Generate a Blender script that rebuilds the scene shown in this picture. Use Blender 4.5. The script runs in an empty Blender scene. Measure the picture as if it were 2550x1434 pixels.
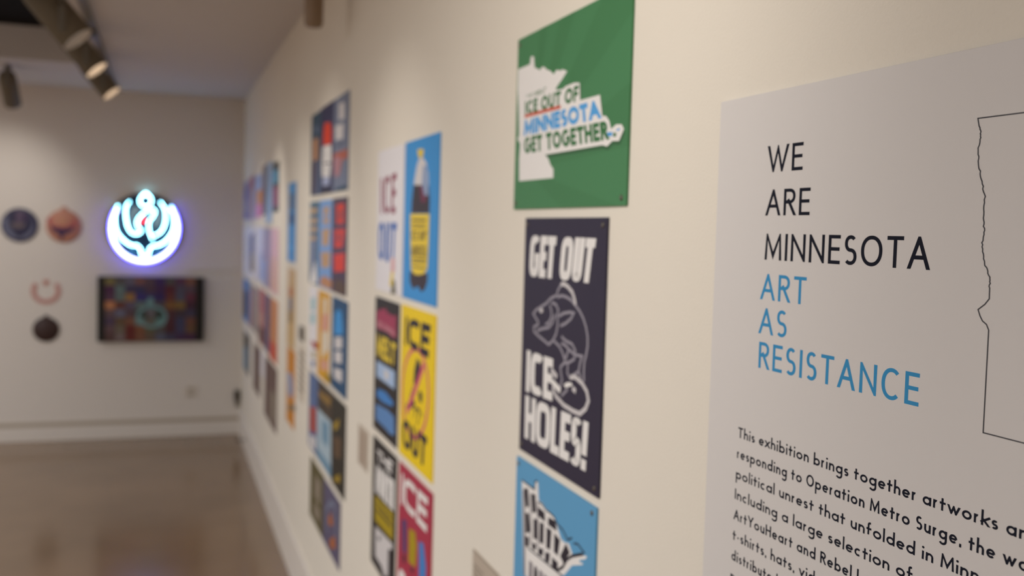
import bpy, bmesh, math, random
from mathutils import Vector, Matrix
from mathutils.geometry import tessellate_polygon
random.seed(4)
S = bpy.context.scene
COL = S.collection
EZ = 1.805            # eye height above the floor
WX = 0.654            # plane of the right wall
FX = 0.650            # front face of what hangs on it
BY = 8.892            # plane of the back wall
CEIL = EZ + 1.045

# ------------------------------------------------------------------ camera
cam_d = bpy.data.cameras.new('camera'); cam = bpy.data.objects.new('camera', cam_d); COL.objects.link(cam)
R = Vector((0.94459999, -0.32703253, 0.02793902)); U = Vector((-0.00800042, 0.0621556, 0.99803441)); F = Vector((0.32812628, 0.94296681, -0.05609578))
cam.matrix_world = Matrix(((R.x, U.x, -F.x, 0), (R.y, U.y, -F.y, 0), (R.z, U.z, -F.z, EZ), (0, 0, 0, 1)))
cam_d.sensor_width = 36.0; cam_d.lens = 2515.0 / 2550 * 36; cam_d.clip_start = 0.02
cam_d.dof.use_dof = True; cam_d.dof.focus_distance = 0.92; cam_d.dof.aperture_fstop = 4.2; cam_d.dof.aperture_blades = 0
S.camera = cam
# ------------------------------------------------------------------ world, lights, exposure
wd = bpy.data.worlds.new('world'); S.world = wd; wd.use_nodes = True
wd.node_tree.nodes['Background'].inputs[0].default_value = (0.02, 0.018, 0.016, 1); wd.node_tree.nodes['Background'].inputs[1].default_value = 0.3
S.view_settings.view_transform = 'Standard'; S.view_settings.look = 'None'; S.view_settings.exposure = 0.28; S.view_settings.gamma = 1.0
try: S.view_settings.use_curve_mapping = False
except Exception: pass
S.cycles.max_bounces = 8; S.cycles.diffuse_bounces = 6; S.cycles.use_denoising = True; S.cycles.sample_clamp_indirect = 6.0
WARM = (1.0, 0.955, 0.895)
def spot(name, loc, target, watts, angle, blend=0.7, col=WARM, size=0.04):
    l = bpy.data.lights.new(name, 'SPOT'); l.energy = watts; l.color = col; l.spot_size = math.radians(angle); l.spot_blend = blend; l.shadow_soft_size = size
    o = bpy.data.objects.new(name, l); COL.objects.link(o); o.location = loc
    o.rotation_euler = (Vector(target) - Vector(loc)).to_track_quat('-Z', 'Y').to_euler(); return o
# the ceiling track goes on towards and past the photographer: its lamps there
spot('track_lamp_light', (-0.42, 0.95, 2.60), (WX, 1.70, 2.0), 29, 90, 1.0)
spot('track_lamp_light', (-0.42, 2.70, 2.60), (WX, 3.05, 1.45), 17, 72, 1.0)
spot('track_lamp_light', (-0.42, 3.90, 2.60), (WX, 4.35, 1.50), 19, 76, 1.0)
# unseen area lights under the ceiling, added as ambient fill
def area(name, loc, sx, sy, watts, col=(.96, .975, 1.0)):
    l = bpy.data.lights.new(name, 'AREA'); l.shape = 'RECTANGLE'; l.size = sx; l.size_y = sy; l.energy = watts; l.color = col
    o = bpy.data.objects.new(name, l); COL.objects.link(o); o.location = loc; return o
area('ambient_fill_light', (-3.2, 1.5, 2.80), 1.2, 4.0, 180)
area('ambient_fill_light', (-3.4, 6.8, 2.80), 1.2, 2.0, 55)
# ------------------------------------------------------------------ materials
PAL = dict(white='e8e4e0', white_card='e4e0e2', green='457f52', green_ray='417a4d', green_dark='33603c', green_text='34703f', red='c8543c', sky_blue='4fa0dc', navy='2b253a', fish_line='918c96', fish_light='c9c4c4', light_blue='5c9cc6', deep_blue='1f5fb0', deep_red='8a1c40', ink='241f2c', grey='857f84',
 label_card='b8aa9a', label_ink='7a6e62', label_brown='a08a78', crimson='a83250', mid_blue='3f80c4', pink='d8a4a4', yellow='e6c838', olive='6a6448', bright_blue='3a92d4', pale_grey='d2cdcc', blue_grey='8fa0c0', cola='3a3036', maroon='6e2c48', label_olive='6e5c28', black='2a2526', hot_pink='a03a58', rose='b4707c', ice_blue='a4bcdc', steel_blue='5a86bc', yellow_board='ecca10', sign_red='cc5470', yellow_dim='a89010', crimson_board='a83048', purple='4c3c6c',
 deep_teal='2c4a60', tan_orange='c08a60', plum='4c3a4c', slate_blue='5c6c88', navy_blue='2a2a50', red_orange='dc3a0e', ink_blue='282a44', lavender='a8b0d0', slate='767e94', dark_slate='4c5468', brick='b4604c', mauve='b08490', teal='44687c', tan='c49c6c', cornflower='7ca4d8', plum_red='9c4038', umber='5c4632', pale_teal='a4c4c8', brick_red='a8483c', khaki='b4a884', golden='d8a020', cream='e0d4c0', pink_tan='d8a08c', olive_gold='a08420', marine='1c4a70',
 denim='566c98', umber_dark='44382c', gold_brown='8c6c30', ice_grey='a8bcc8', steel='6c92ac', near_black='2c2820', olive_dark='5a5230', taupe='8c8070', grey_violet='5c5670', rust='b06430', azure='4c90cc', sand='ccac78', terracotta='b87854', umber_light='8c7454', orange='cc8420', lilac='9a98b8', violet='6c6ca8', rose_grey='b49ca8', periwinkle='98a8d4', orchid='d478a8', brown_red='74504c', powder_blue='a4bcdc', teal_bright='4c90b4', berry='94486c', slate_violet='645e7a', pale_lavender='cccce0', mauve_grey='a494a8', salmon_pale='dcb0b4', peach='d8b0a0', taupe_light='a09490', soft_red='b07070', rose_dust='b88880', orange_bright='c8875a', charcoal='54504c', umber_red='68504a',
 panel='d6d1cd', heading_ink='191b27', heading_blue='3d8fc0')
def lin(h):
    c = [int(h[i:i+2], 16) / 255 for i in (0, 2, 4)]
    return tuple(x / 12.92 if x <= .04045 else ((x + .055) / 1.055) ** 2.4 for x in c) + (1,)
MATS = {}
def mat(name, hexc=None, rough=.55, spec=.35, metal=0.0, bump=0.0, bscale=300, var=0.0, vscale=3.0, emit=None, estr=0.0):
    if name in MATS: return MATS[name]
    m = bpy.data.materials.new(name); m.use_nodes = True; nt = m.node_tree; b = nt.nodes['Principled BSDF']
    c = lin(hexc or PAL[name]); b.inputs['Base Color'].default_value = c
    b.inputs['Roughness'].default_value = rough; b.inputs['Specular IOR Level'].default_value = spec; b.inputs['Metallic'].default_value = metal
    if var or bump:
        tc = nt.nodes.new('ShaderNodeTexCoord')
    if var:
        n = nt.nodes.new('ShaderNodeTexNoise'); n.inputs['Scale'].default_value = vscale; n.inputs['Detail'].default_value = 5
        mx = nt.nodes.new('ShaderNodeMixRGB'); mx.blend_type = 'MULTIPLY'; mx.inputs[0].default_value = 1
        rp = nt.nodes.new('ShaderNodeValToRGB'); rp.color_ramp.elements[0].color = (1 - var, 1 - var, 1 - var, 1); rp.color_ramp.elements[1].color = (1 + var * .3,) * 3 + (1,); rp.color_ramp.elements[0].position = .3; rp.color_ramp.elements[1].position = .7
        nt.links.new(tc.outputs['Object'], n.inputs['Vector']); nt.links.new(n.outputs['Fac'], rp.inputs[0]); nt.links.new(rp.outputs[0], mx.inputs[2]); mx.inputs[1].default_value = c; nt.links.new(mx.outputs[0], b.inputs['Base Color'])
    if bump:
        n2 = nt.nodes.new('ShaderNodeTexNoise'); n2.inputs['Scale'].default_value = bscale; n2.inputs['Detail'].default_value = 3
        bp = nt.nodes.new('ShaderNodeBump'); bp.inputs['Strength'].default_value = bump; bp.inputs['Distance'].default_value = .002
        nt.links.new(tc.outputs['Object'], n2.inputs['Vector']); nt.links.new(n2.outputs['Fac'], bp.inputs['Height']); nt.links.new(bp.outputs[0], b.inputs['Normal'])
    if emit: b.inputs['Emission Color'].default_value = tuple(emit) + (1,); b.inputs['Emission Strength'].default_value = estr
    MATS[name] = m; return m
WALLM = mat('wall_paint', 'e2dacc', .75, .2, bump=.35, bscale=260)
BACKM = mat('back_wall_paint', 'dbd3ca', .8, .15, bump=.15, bscale=200)
CEILM = mat('ceiling_paint', 'cdc7c3', .85, .1)
TRIMM = mat('trim_paint', 'e4dcd2', .4, .4)
FLOORM = mat('polished_floor', '8c7258', .15, .5, var=.18, vscale=1.3)
DARKM = mat('dark_plenum', '14100e', .9, .1)
CANM = mat('beige_can', '6a6050', .6, .25); BAFFM = mat('baffle_white', 'd8d0c4', .4, .3); TRACKM = mat('track_grey', '6c665c', .5, .4)
# ------------------------------------------------------------------ helpers
def link(name, bm, mats, parent=None, smooth=False, origin=None):
    me = bpy.data.meshes.new(name)
    if origin is not None: bmesh.ops.translate(bm, verts=bm.verts, vec=-Vector(origin))
    bm.to_mesh(me); bm.free()
    for m in (mats if isinstance(mats, (list, tuple)) else [mats]): me.materials.append(m)
    if smooth:
        for p_ in me.polygons: p_.use_smooth = True
    o = bpy.data.objects.new(name, me); COL.objects.link(o)
    if origin is not None: o.location = origin
    if parent: o.parent = parent
    return o
def child(name, bm, mats, root, smooth=False):       # bm is in world coordinates
    base = Vector(root.location)
    r = root.parent
    while r: base += Vector(r.location); r = r.parent
    bmesh.ops.translate(bm, verts=bm.verts, vec=-base)
    return link(name, bm, mats, root, smooth)
def tag(o, label=None, cat=None, group=None, kind=None):
    if label: o['label'] = label
    if cat: o['category'] = cat
    if group: o['group'] = group
    if kind: o['kind'] = kind
    return o
def empty(name, loc, label, cat, group=None):
    o = bpy.data.objects.new(name, None); COL.objects.link(o); o.location = loc; o.empty_display_size = .05
    return tag(o, label, cat, group)
def box(bm, x0, x1, y0, y1, z0, z1, bevel=0, mi=0):
    r = bmesh.ops.create_cube(bm, size=1)
    for v in r['verts']: v.co = Vector(((x0 + x1) / 2 + v.co.x * (x1 - x0), (y0 + y1) / 2 + v.co.y * (y1 - y0), (z0 + z1) / 2 + v.co.z * (z1 - z0)))
    if bevel: bmesh.ops.bevel(bm, geom=list({e for v in r['verts'] for e in v.link_edges}), offset=bevel, segments=2, affect='EDGES', profile=.5)
    return bm
def lathe(bm, profile, p0, axis, n=40, mi=0):       # profile: (distance along axis, radius)
    q = Vector(axis).normalized().to_track_quat('Z', 'Y'); rings = []
    for a, r in profile:
        rings.append([bm.verts.new(Vector(p0) + q @ Vector((r * math.cos(2 * math.pi * i / n), r * math.sin(2 * math.pi * i / n), a))) for i in range(n)])
    for A, B in zip(rings, rings[1:]):
        for i in range(n):
            f = bm.faces.new((A[i], A[(i + 1) % n], B[(i + 1) % n], B[i])); f.material_index = mi; f.smooth = True
    return rings
def tube(bm, pts, r, n=10, closed=False):
    pts = [Vector(p) for p in pts]; rings = []
    for i, p in enumerate(pts):
        a = pts[i - 1] if (i or closed) else p; b = pts[(i + 1) % len(pts)] if (i < len(pts) - 1 or closed) else p
        d = (b - a).normalized(); s = d.cross(Vector((0, 1, 0))); s = s.normalized() if s.length > .05 else Vector((1, 0, 0)); u = s.cross(d).normalized()
        rings.append([bm.verts.new(p + r * (math.cos(2 * math.pi * k / n) * s + math.sin(2 * math.pi * k / n) * u)) for k in range(n)])
    m = len(rings)
    for i in range(m if closed else m - 1):
        A, B = rings[i], rings[(i + 1) % m]
        for k in range(n): bm.faces.new((A[k], A[(k + 1) % n], B[(k + 1) % n], B[k])).smooth = True
    if not closed:
        bm.faces.new(rings[0][::-1]); bm.faces.new(rings[-1])
def smooth_path(pts, k=6, closed=False):              # Catmull-Rom
    P = [Vector(p) for p in pts]; o = []; n = len(P)
    for i in range(n if closed else n - 1):
        p0, p1, p2, p3 = P[i - 1] if (i or closed) else P[0], P[i], P[(i + 1) % n], P[(i + 2) % n] if (i + 2 < n or closed) else P[-1]
        for j in range(k):
            t = j / k
            o.append(.5 * ((2 * p1) + (p2 - p0) * t + (2 * p0 - 5 * p1 + 4 * p2 - p3) * t * t + (3 * p1 - p0 - 3 * p2 + p3) * t ** 3))
    if not closed: o.append(P[-1])
    return o
# ------------------------------------------------------------------ printed shapes: polygons, strokes and a stroke alphabet
def ribbon(P, w, closed=False):
    P = [Vector((p[0], p[1])) for p in P]; n = len(P); L = []; Rr = []
    for i in range(n):
        a = P[i - 1] if (i or closed) else None; b = P[(i + 1) % n] if (i < n - 1 or closed) else None
        d1 = (P[i] - a).normalized() if a is not None else None; d2 = (b - P[i]).normalized() if b is not None else None
        d1 = d1 or d2; d2 = d2 or d1
        n1 = Vector((-d1.y, d1.x)); n2 = Vector((-d2.y, d2.x)); m = n1 + n2
        m = m.normalized() if m.length > 1e-4 else n1
        k = min(1 / max(m.dot(n1), .2), 3.2)
        L.append(P[i] + m * w / 2 * k); Rr.append(P[i] - m * w / 2 * k)
    return [[L[i], L[(i + 1) % n], Rr[(i + 1) % n], Rr[i]] for i in range(n if closed else n - 1)]
def A(cx, cy, rx, ry, a0, a1): return ('A', cx, cy, rx, ry, a0, a1)
# capitals: width, strokes (points in the unit box; arcs bulge with the style); 'x' strokes run on past their ends
CAP = {
 'A': (.72, [('x', (0, 0), (.5, 1), (1, 0)), ('', (.2, .34), (.8, .34))]),
 'B': (.55, [('x', (0, 0), (0, 1)), ('', (0, 1), (.5, 1), A(.5, .76, .42, .24, 90, -90), (0, .52)), ('', (.5, .52), A(.5, .26, .5, .26, 90, -90), (0, 0))]),
 'C': (.68, [('', A(.56, .5, .56, .5, 48, 312))]), 'D': (.68, [('x', (0, 0), (0, 1)), ('', (0, 1), (.4, 1), A(.4, .5, .6, .5, 90, -90), (0, 0))]),
 'E': (.5, [('x', (0, 0), (0, 1)), ('e', (0, 1), (1, 1)), ('e', (0, .52), (.92, .52)), ('e', (0, 0), (1, 0))]),
 'F': (.47, [('x', (0, 0), (0, 1)), ('e', (0, 1), (1, 1)), ('e', (0, .5), (.9, .5))]),
 'G': (.74, [('', A(.52, .5, .52, .5, 48, 325)), ('', (.56, .46), (1, .46), (1, .1))]),
 'H': (.64, [('x', (0, 0), (0, 1)), ('x', (1, 0), (1, 1)), ('', (0, .52), (1, .52))]), 'I': (0, [('x', (.5, 0), (.5, 1))]),
 'K': (.6, [('x', (0, 0), (0, 1)), ('x', (1, 1), (.05, .42)), ('x', (.35, .6), (1, 0))]), 'L': (.46, [('x', (0, 1), (0, 0)), ('e', (0, 0), (1, 0))]),
 'M': (.84, [('x', (0, 0), (.06, 1), (.5, .12), (.94, 1), (1, 0))]), 'N': (.68, [('x', (0, 0), (0, 1), (1, 0), (1, 1))]),
 'O': (.8, [('', A(.5, .5, .5, .5, 0, 360))]), 'P': (.54, [('x', (0, 0), (0, 1)), ('', (0, 1), (.5, 1), A(.5, .74, .5, .26, 90, -90), (0, .48))]),
 'R': (.57, [('x', (0, 0), (0, 1)), ('', (0, 1), (.5, 1), A(.5, .75, .46, .25, 90, -90), (0, .5)), ('x', (.45, .5), (1, 0))]),
 'S': (.5, [('', A(.5, .75, .46, .25, 40, 270), A(.5, .25, .5, .25, 90, -140))]), 'T': (.58, [('x', (.5, 0), (.5, 1)), ('X', (0, 1), (1, 1))]),
 'U': (.64, [('x', (0, 1), (0, .35), A(.5, .35, .5, .35, 180, 360), (1, .35), (1, 1))]), 'V': (.7, [('x', (0, 1), (.5, 0), (1, 1))]),
 'W': (1.0, [('x', (0, 1), (.27, 0), (.5, .95), (.73, 0), (1, 1))]), 'X': (.65, [('x', (0, 0), (1, 1)), ('x', (0, 1), (1, 0))]), 'Y': (.66, [('x', (0, 1), (.5, .45), (1, 1)), ('x', (.5, .5), (.5, 0))]),
 '!': (0, [('x', (.5, 1), (.5, .38)), ('d', (.5, 0))]), "'": (0, [('x', (.5, 1), (.5, .75))]), '-': (.3, [('', (0, .33), (1, .33))]), ',': (.14, [('', (1, .1), (.1, -.2))]), '.': (0, [('d', (.5, 0))]),
}
O1 = A(.5, .5, .5, .5, 0, 360)
# lower case: y 0 baseline, 1 x-height, 2 ascender, -1 descender
LOW = {
 'a': (.6, [('', O1), ('x', (1, 1), (1, 0))]), 'b': (.6, [('', O1), ('x', (0, 2), (0, 0))]), 'c': (.5, [('', A(.56, .5, .56, .5, 52, 308))]), 'd': (.6, [('', O1), ('x', (1, 2), (1, 0))]),
 'e': (.58, [('', (1, .5), A(.5, .5, .5, .5, 0, 318)), ('', (0, .5), (1, .5))]), 'f': (.4, [('', (1, 2), A(.72, 1.72, .36, .28, 90, 180), (.36, 0)), ('X', (0, 1), (.95, 1))]),
 'g': (.6, [('', O1), ('x', (1, 1), (1, .9)), ('', (1, 1), (1, -.35), A(.5, -.45, .5, .55, 0, -150))]), 'h': (.5, [('x', (0, 2), (0, 0)), ('x', (0, .55), A(.5, .55, .5, .45, 180, 0), (1, 0))]),
 'i': (0, [('x', (.5, 1), (.5, 0)), ('d', (.5, 1.75))]), 'k': (.5, [('x', (0, 2), (0, 0)), ('x', (1, 1), (.05, .45)), ('x', (.3, .6), (1, 0))]), 'l': (0, [('x', (.5, 2), (.5, 0))]),
 'm': (.84, [('x', (0, 1), (0, 0)), ('x', (0, .55), A(.25, .55, .25, .45, 180, 0), (.5, 0)), ('x', (.5, .55), A(.75, .55, .25, .45, 180, 0), (1, 0))]),
 'n': (.5, [('x', (0, 1), (0, 0)), ('x', (0, .55), A(.5, .55, .5, .45, 180, 0), (1, 0))]), 'o': (.62, [('', O1)]), 'p': (.6, [('', O1), ('x', (0, 1), (0, -1))]),
 'r': (.32, [('x', (0, 1), (0, 0)), ('', (0, .5), A(.75, .5, .75, .5, 180, 70))]), 's': (.4, [('', A(.5, .75, .46, .25, 35, 270), A(.5, .25, .5, .25, 90, -145))]),
 't': (.4, [('x', (.42, 1.6), (.42, 0)), ('X', (0, 1), (1, 1))]), 'u': (.5, [('x', (0, 1), (0, .45), A(.5, .45, .5, .45, 180, 360), (1, 1)), ('x', (1, 1), (1, 0))]),
 'v': (.55, [('x', (0, 1), (.5, 0), (1, 1))]), 'w': (.82, [('x', (0, 1), (.27, 0), (.5, .95), (.73, 0), (1, 1))]), 'x': (.52, [('x', (0, 0), (1, 1)), ('x', (0, 1), (1, 0))]), 'y': (.55, [('x', (0, 1), (.52, -.05)), ('x', (1, 1), (.2, -1))]),
}
XH, ASC, DSC = .62, 1.06, .40
def glyph(ch, w, t, style):
    low = ch in LOW; strokes = (LOW if low else CAP)[ch][1]; quads = []
    def Y(v):
        if not low: return t / 2 + v * (1 - t)
        if v < 0: return t / 2 + v * DSC
        if v <= 1: return t / 2 + v * (XH - t)
        return XH - t / 2 + (v - 1) * (ASC - XH)
    X = lambda v: t / 2 + v * (w - t)
    for si, stv in enumerate(strokes):
        fl = stv[0]
        if fl == 'd':
            x, y = X(stv[1][0]), Y(stv[1][1]); r = t * .62
            if low or t < .18: quads.append((si, [Vector((x + r * math.cos(i * math.pi / 6), y + r * .9 * math.sin(i * math.pi / 6))) for i in range(12)]))
            else: quads.append((si, [Vector((x - t / 2, y - t / 2)), Vector((x + t / 2, y - t / 2)), Vector((x + t / 2, y + t * .6)), Vector((x - t / 2, y + t * .6))]))
            continue
        P = []
        for it in stv[1:]:
            if it[0] == 'A':
                _, cx, cy, rx, ry, a0, a1 = it; n = max(6, int(abs(a1 - a0) / 9)); full = abs(a1 - a0) >= 360
                for i in range(n + (0 if full else 1)):
                    a = math.radians(a0 + (a1 - a0) * i / n); c, s_ = math.cos(a), math.sin(a); e = 2 / style
                    P.append((X(cx + rx * math.copysign(abs(c) ** e, c)), Y(cy + ry * math.copysign(abs(s_) ** e, s_))))
                if full: fl = 'o'
            else: P.append((X(it[0]), Y(it[1])))
        Q = [P[0]]
        for p in P[1:]:
            if (Vector(p) - Vector(Q[-1])).length > 1e-5: Q.append(p)
        P = [Vector(p) for p in Q]
        if fl in ('x', 'e', 'X'):
            diag = abs(P[0].x - P[1].x) > 1e-3 and abs(P[0].y - P[1].y) > 1e-3 or abs(P[-1].x - P[-2].x) > 1e-3 and abs(P[-1].y - P[-2].y) > 1e-3
            k = t if diag else t / 2
            P[0] = P[0] + (P[0] - P[1]).normalized() * k
            if fl == 'x' or True: P[-1] = P[-1] + (P[-1] - P[-2]).normalized() * k
            if fl == 'e': P[0] = Vector((X(0), P[0].y))
        rb = ribbon(P, t, fl == 'o')
        if fl == 'x':
            lo = -DSC if (low and ch in 'pyg') else 0.0; hi = ASC if (low and ch in 'bdhkl') else (XH + (ASC - XH) * .62 if ch == 't' else (XH if low else 1.0))
            rb = [clipy(clipy(q, lo, 1), hi, -1) for q in rb]
        quads += [(si, q) for q in rb if len(q) > 2]
    return quads
def clipy(P, v, sg):
    o = []
    for i in range(len(P)):
        a, b = P[i], P[(i + 1) % len(P)]; da, db = (a.y - v) * sg, (b.y - v) * sg
        if da >= 0: o.append(a)
        if da * db < 0: o.append(a + (b - a) * (da / (da - db)))
    return o
def text_width(txt, t): return sum(.34 if c == ' ' else max((LOW if c in LOW else CAP)[c][0], 0) for c in txt)
def text_polys(txt, W, t, style, g, sc=None):
    fixed = sum(t for c in txt if c != ' ' and (LOW if c in LOW else CAP)[c][0] == 0)
    n = sum(c != ' ' for c in txt) - 1
    s = sc or (W - fixed - g * n) / max(text_width(txt, t), .01)
    x = 0; o = []
    for c in txt:
        if c == ' ': x += .34 * s; continue
        w0 = (LOW if c in LOW else CAP)[c][0]; w = max(w0 * s, t)
        o += [(k, [Vector((q.x + x, q.y)) for q in P]) for k, P in glyph(c, w, t, style)]
        x += w + g
    return o, x - g, s
ST = 1.3       # letters on this wall run wider than tall by this
def text_on(quad, txt, th, style, g):
    bl, br, tr, tl = [Vector(q) for q in quad]
    W = ((bl - br).length + (tl - tr).length) / 2 / ST / (((tl - bl).length + (tr - br).length) / 2)
    P, x, s = text_polys(txt, W, th, style, g)
    def mp(q):
        u, v = q.x / x, q.y
        return (bl * (1 - u) + br * u) * (1 - v) + (tl * (1 - u) + tr * u) * v
    return [(k, [mp(q) for q in p]) for k, p in P]
def stroke_on(pts, w, closed):
    return [(0, [Vector((-q.x * ST, q.y)) for q in p]) for p in ribbon([(-y / ST, z) for y, z in pts], w, closed)]
def add_poly(bm, P, h, mi, plane='wall'):
    P3 = [Vector((FX - h, p[0], EZ + p[1])) if plane == 'wall' else Vector((p[0], BY - h, EZ + p[1])) for p in P]
    vs = [bm.verts.new(p) for p in P3]
    if len(P) == 3 or len(P) == 4:
        tris = [tuple(range(len(P)))]
    else: tris = tessellate_polygon([P3])
    nrm = Vector((-1, 0, 0)) if plane == 'wall' else Vector((0, -1, 0))
    for t_ in tris:
        try: f = bm.faces.new([vs[i] for i in t_])
        except ValueError: continue
        f.normal_update()
        if f.normal.dot(nrm) < 0: f.normal_flip()
        f.material_index = mi
NEON_S = 11.0
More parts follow.
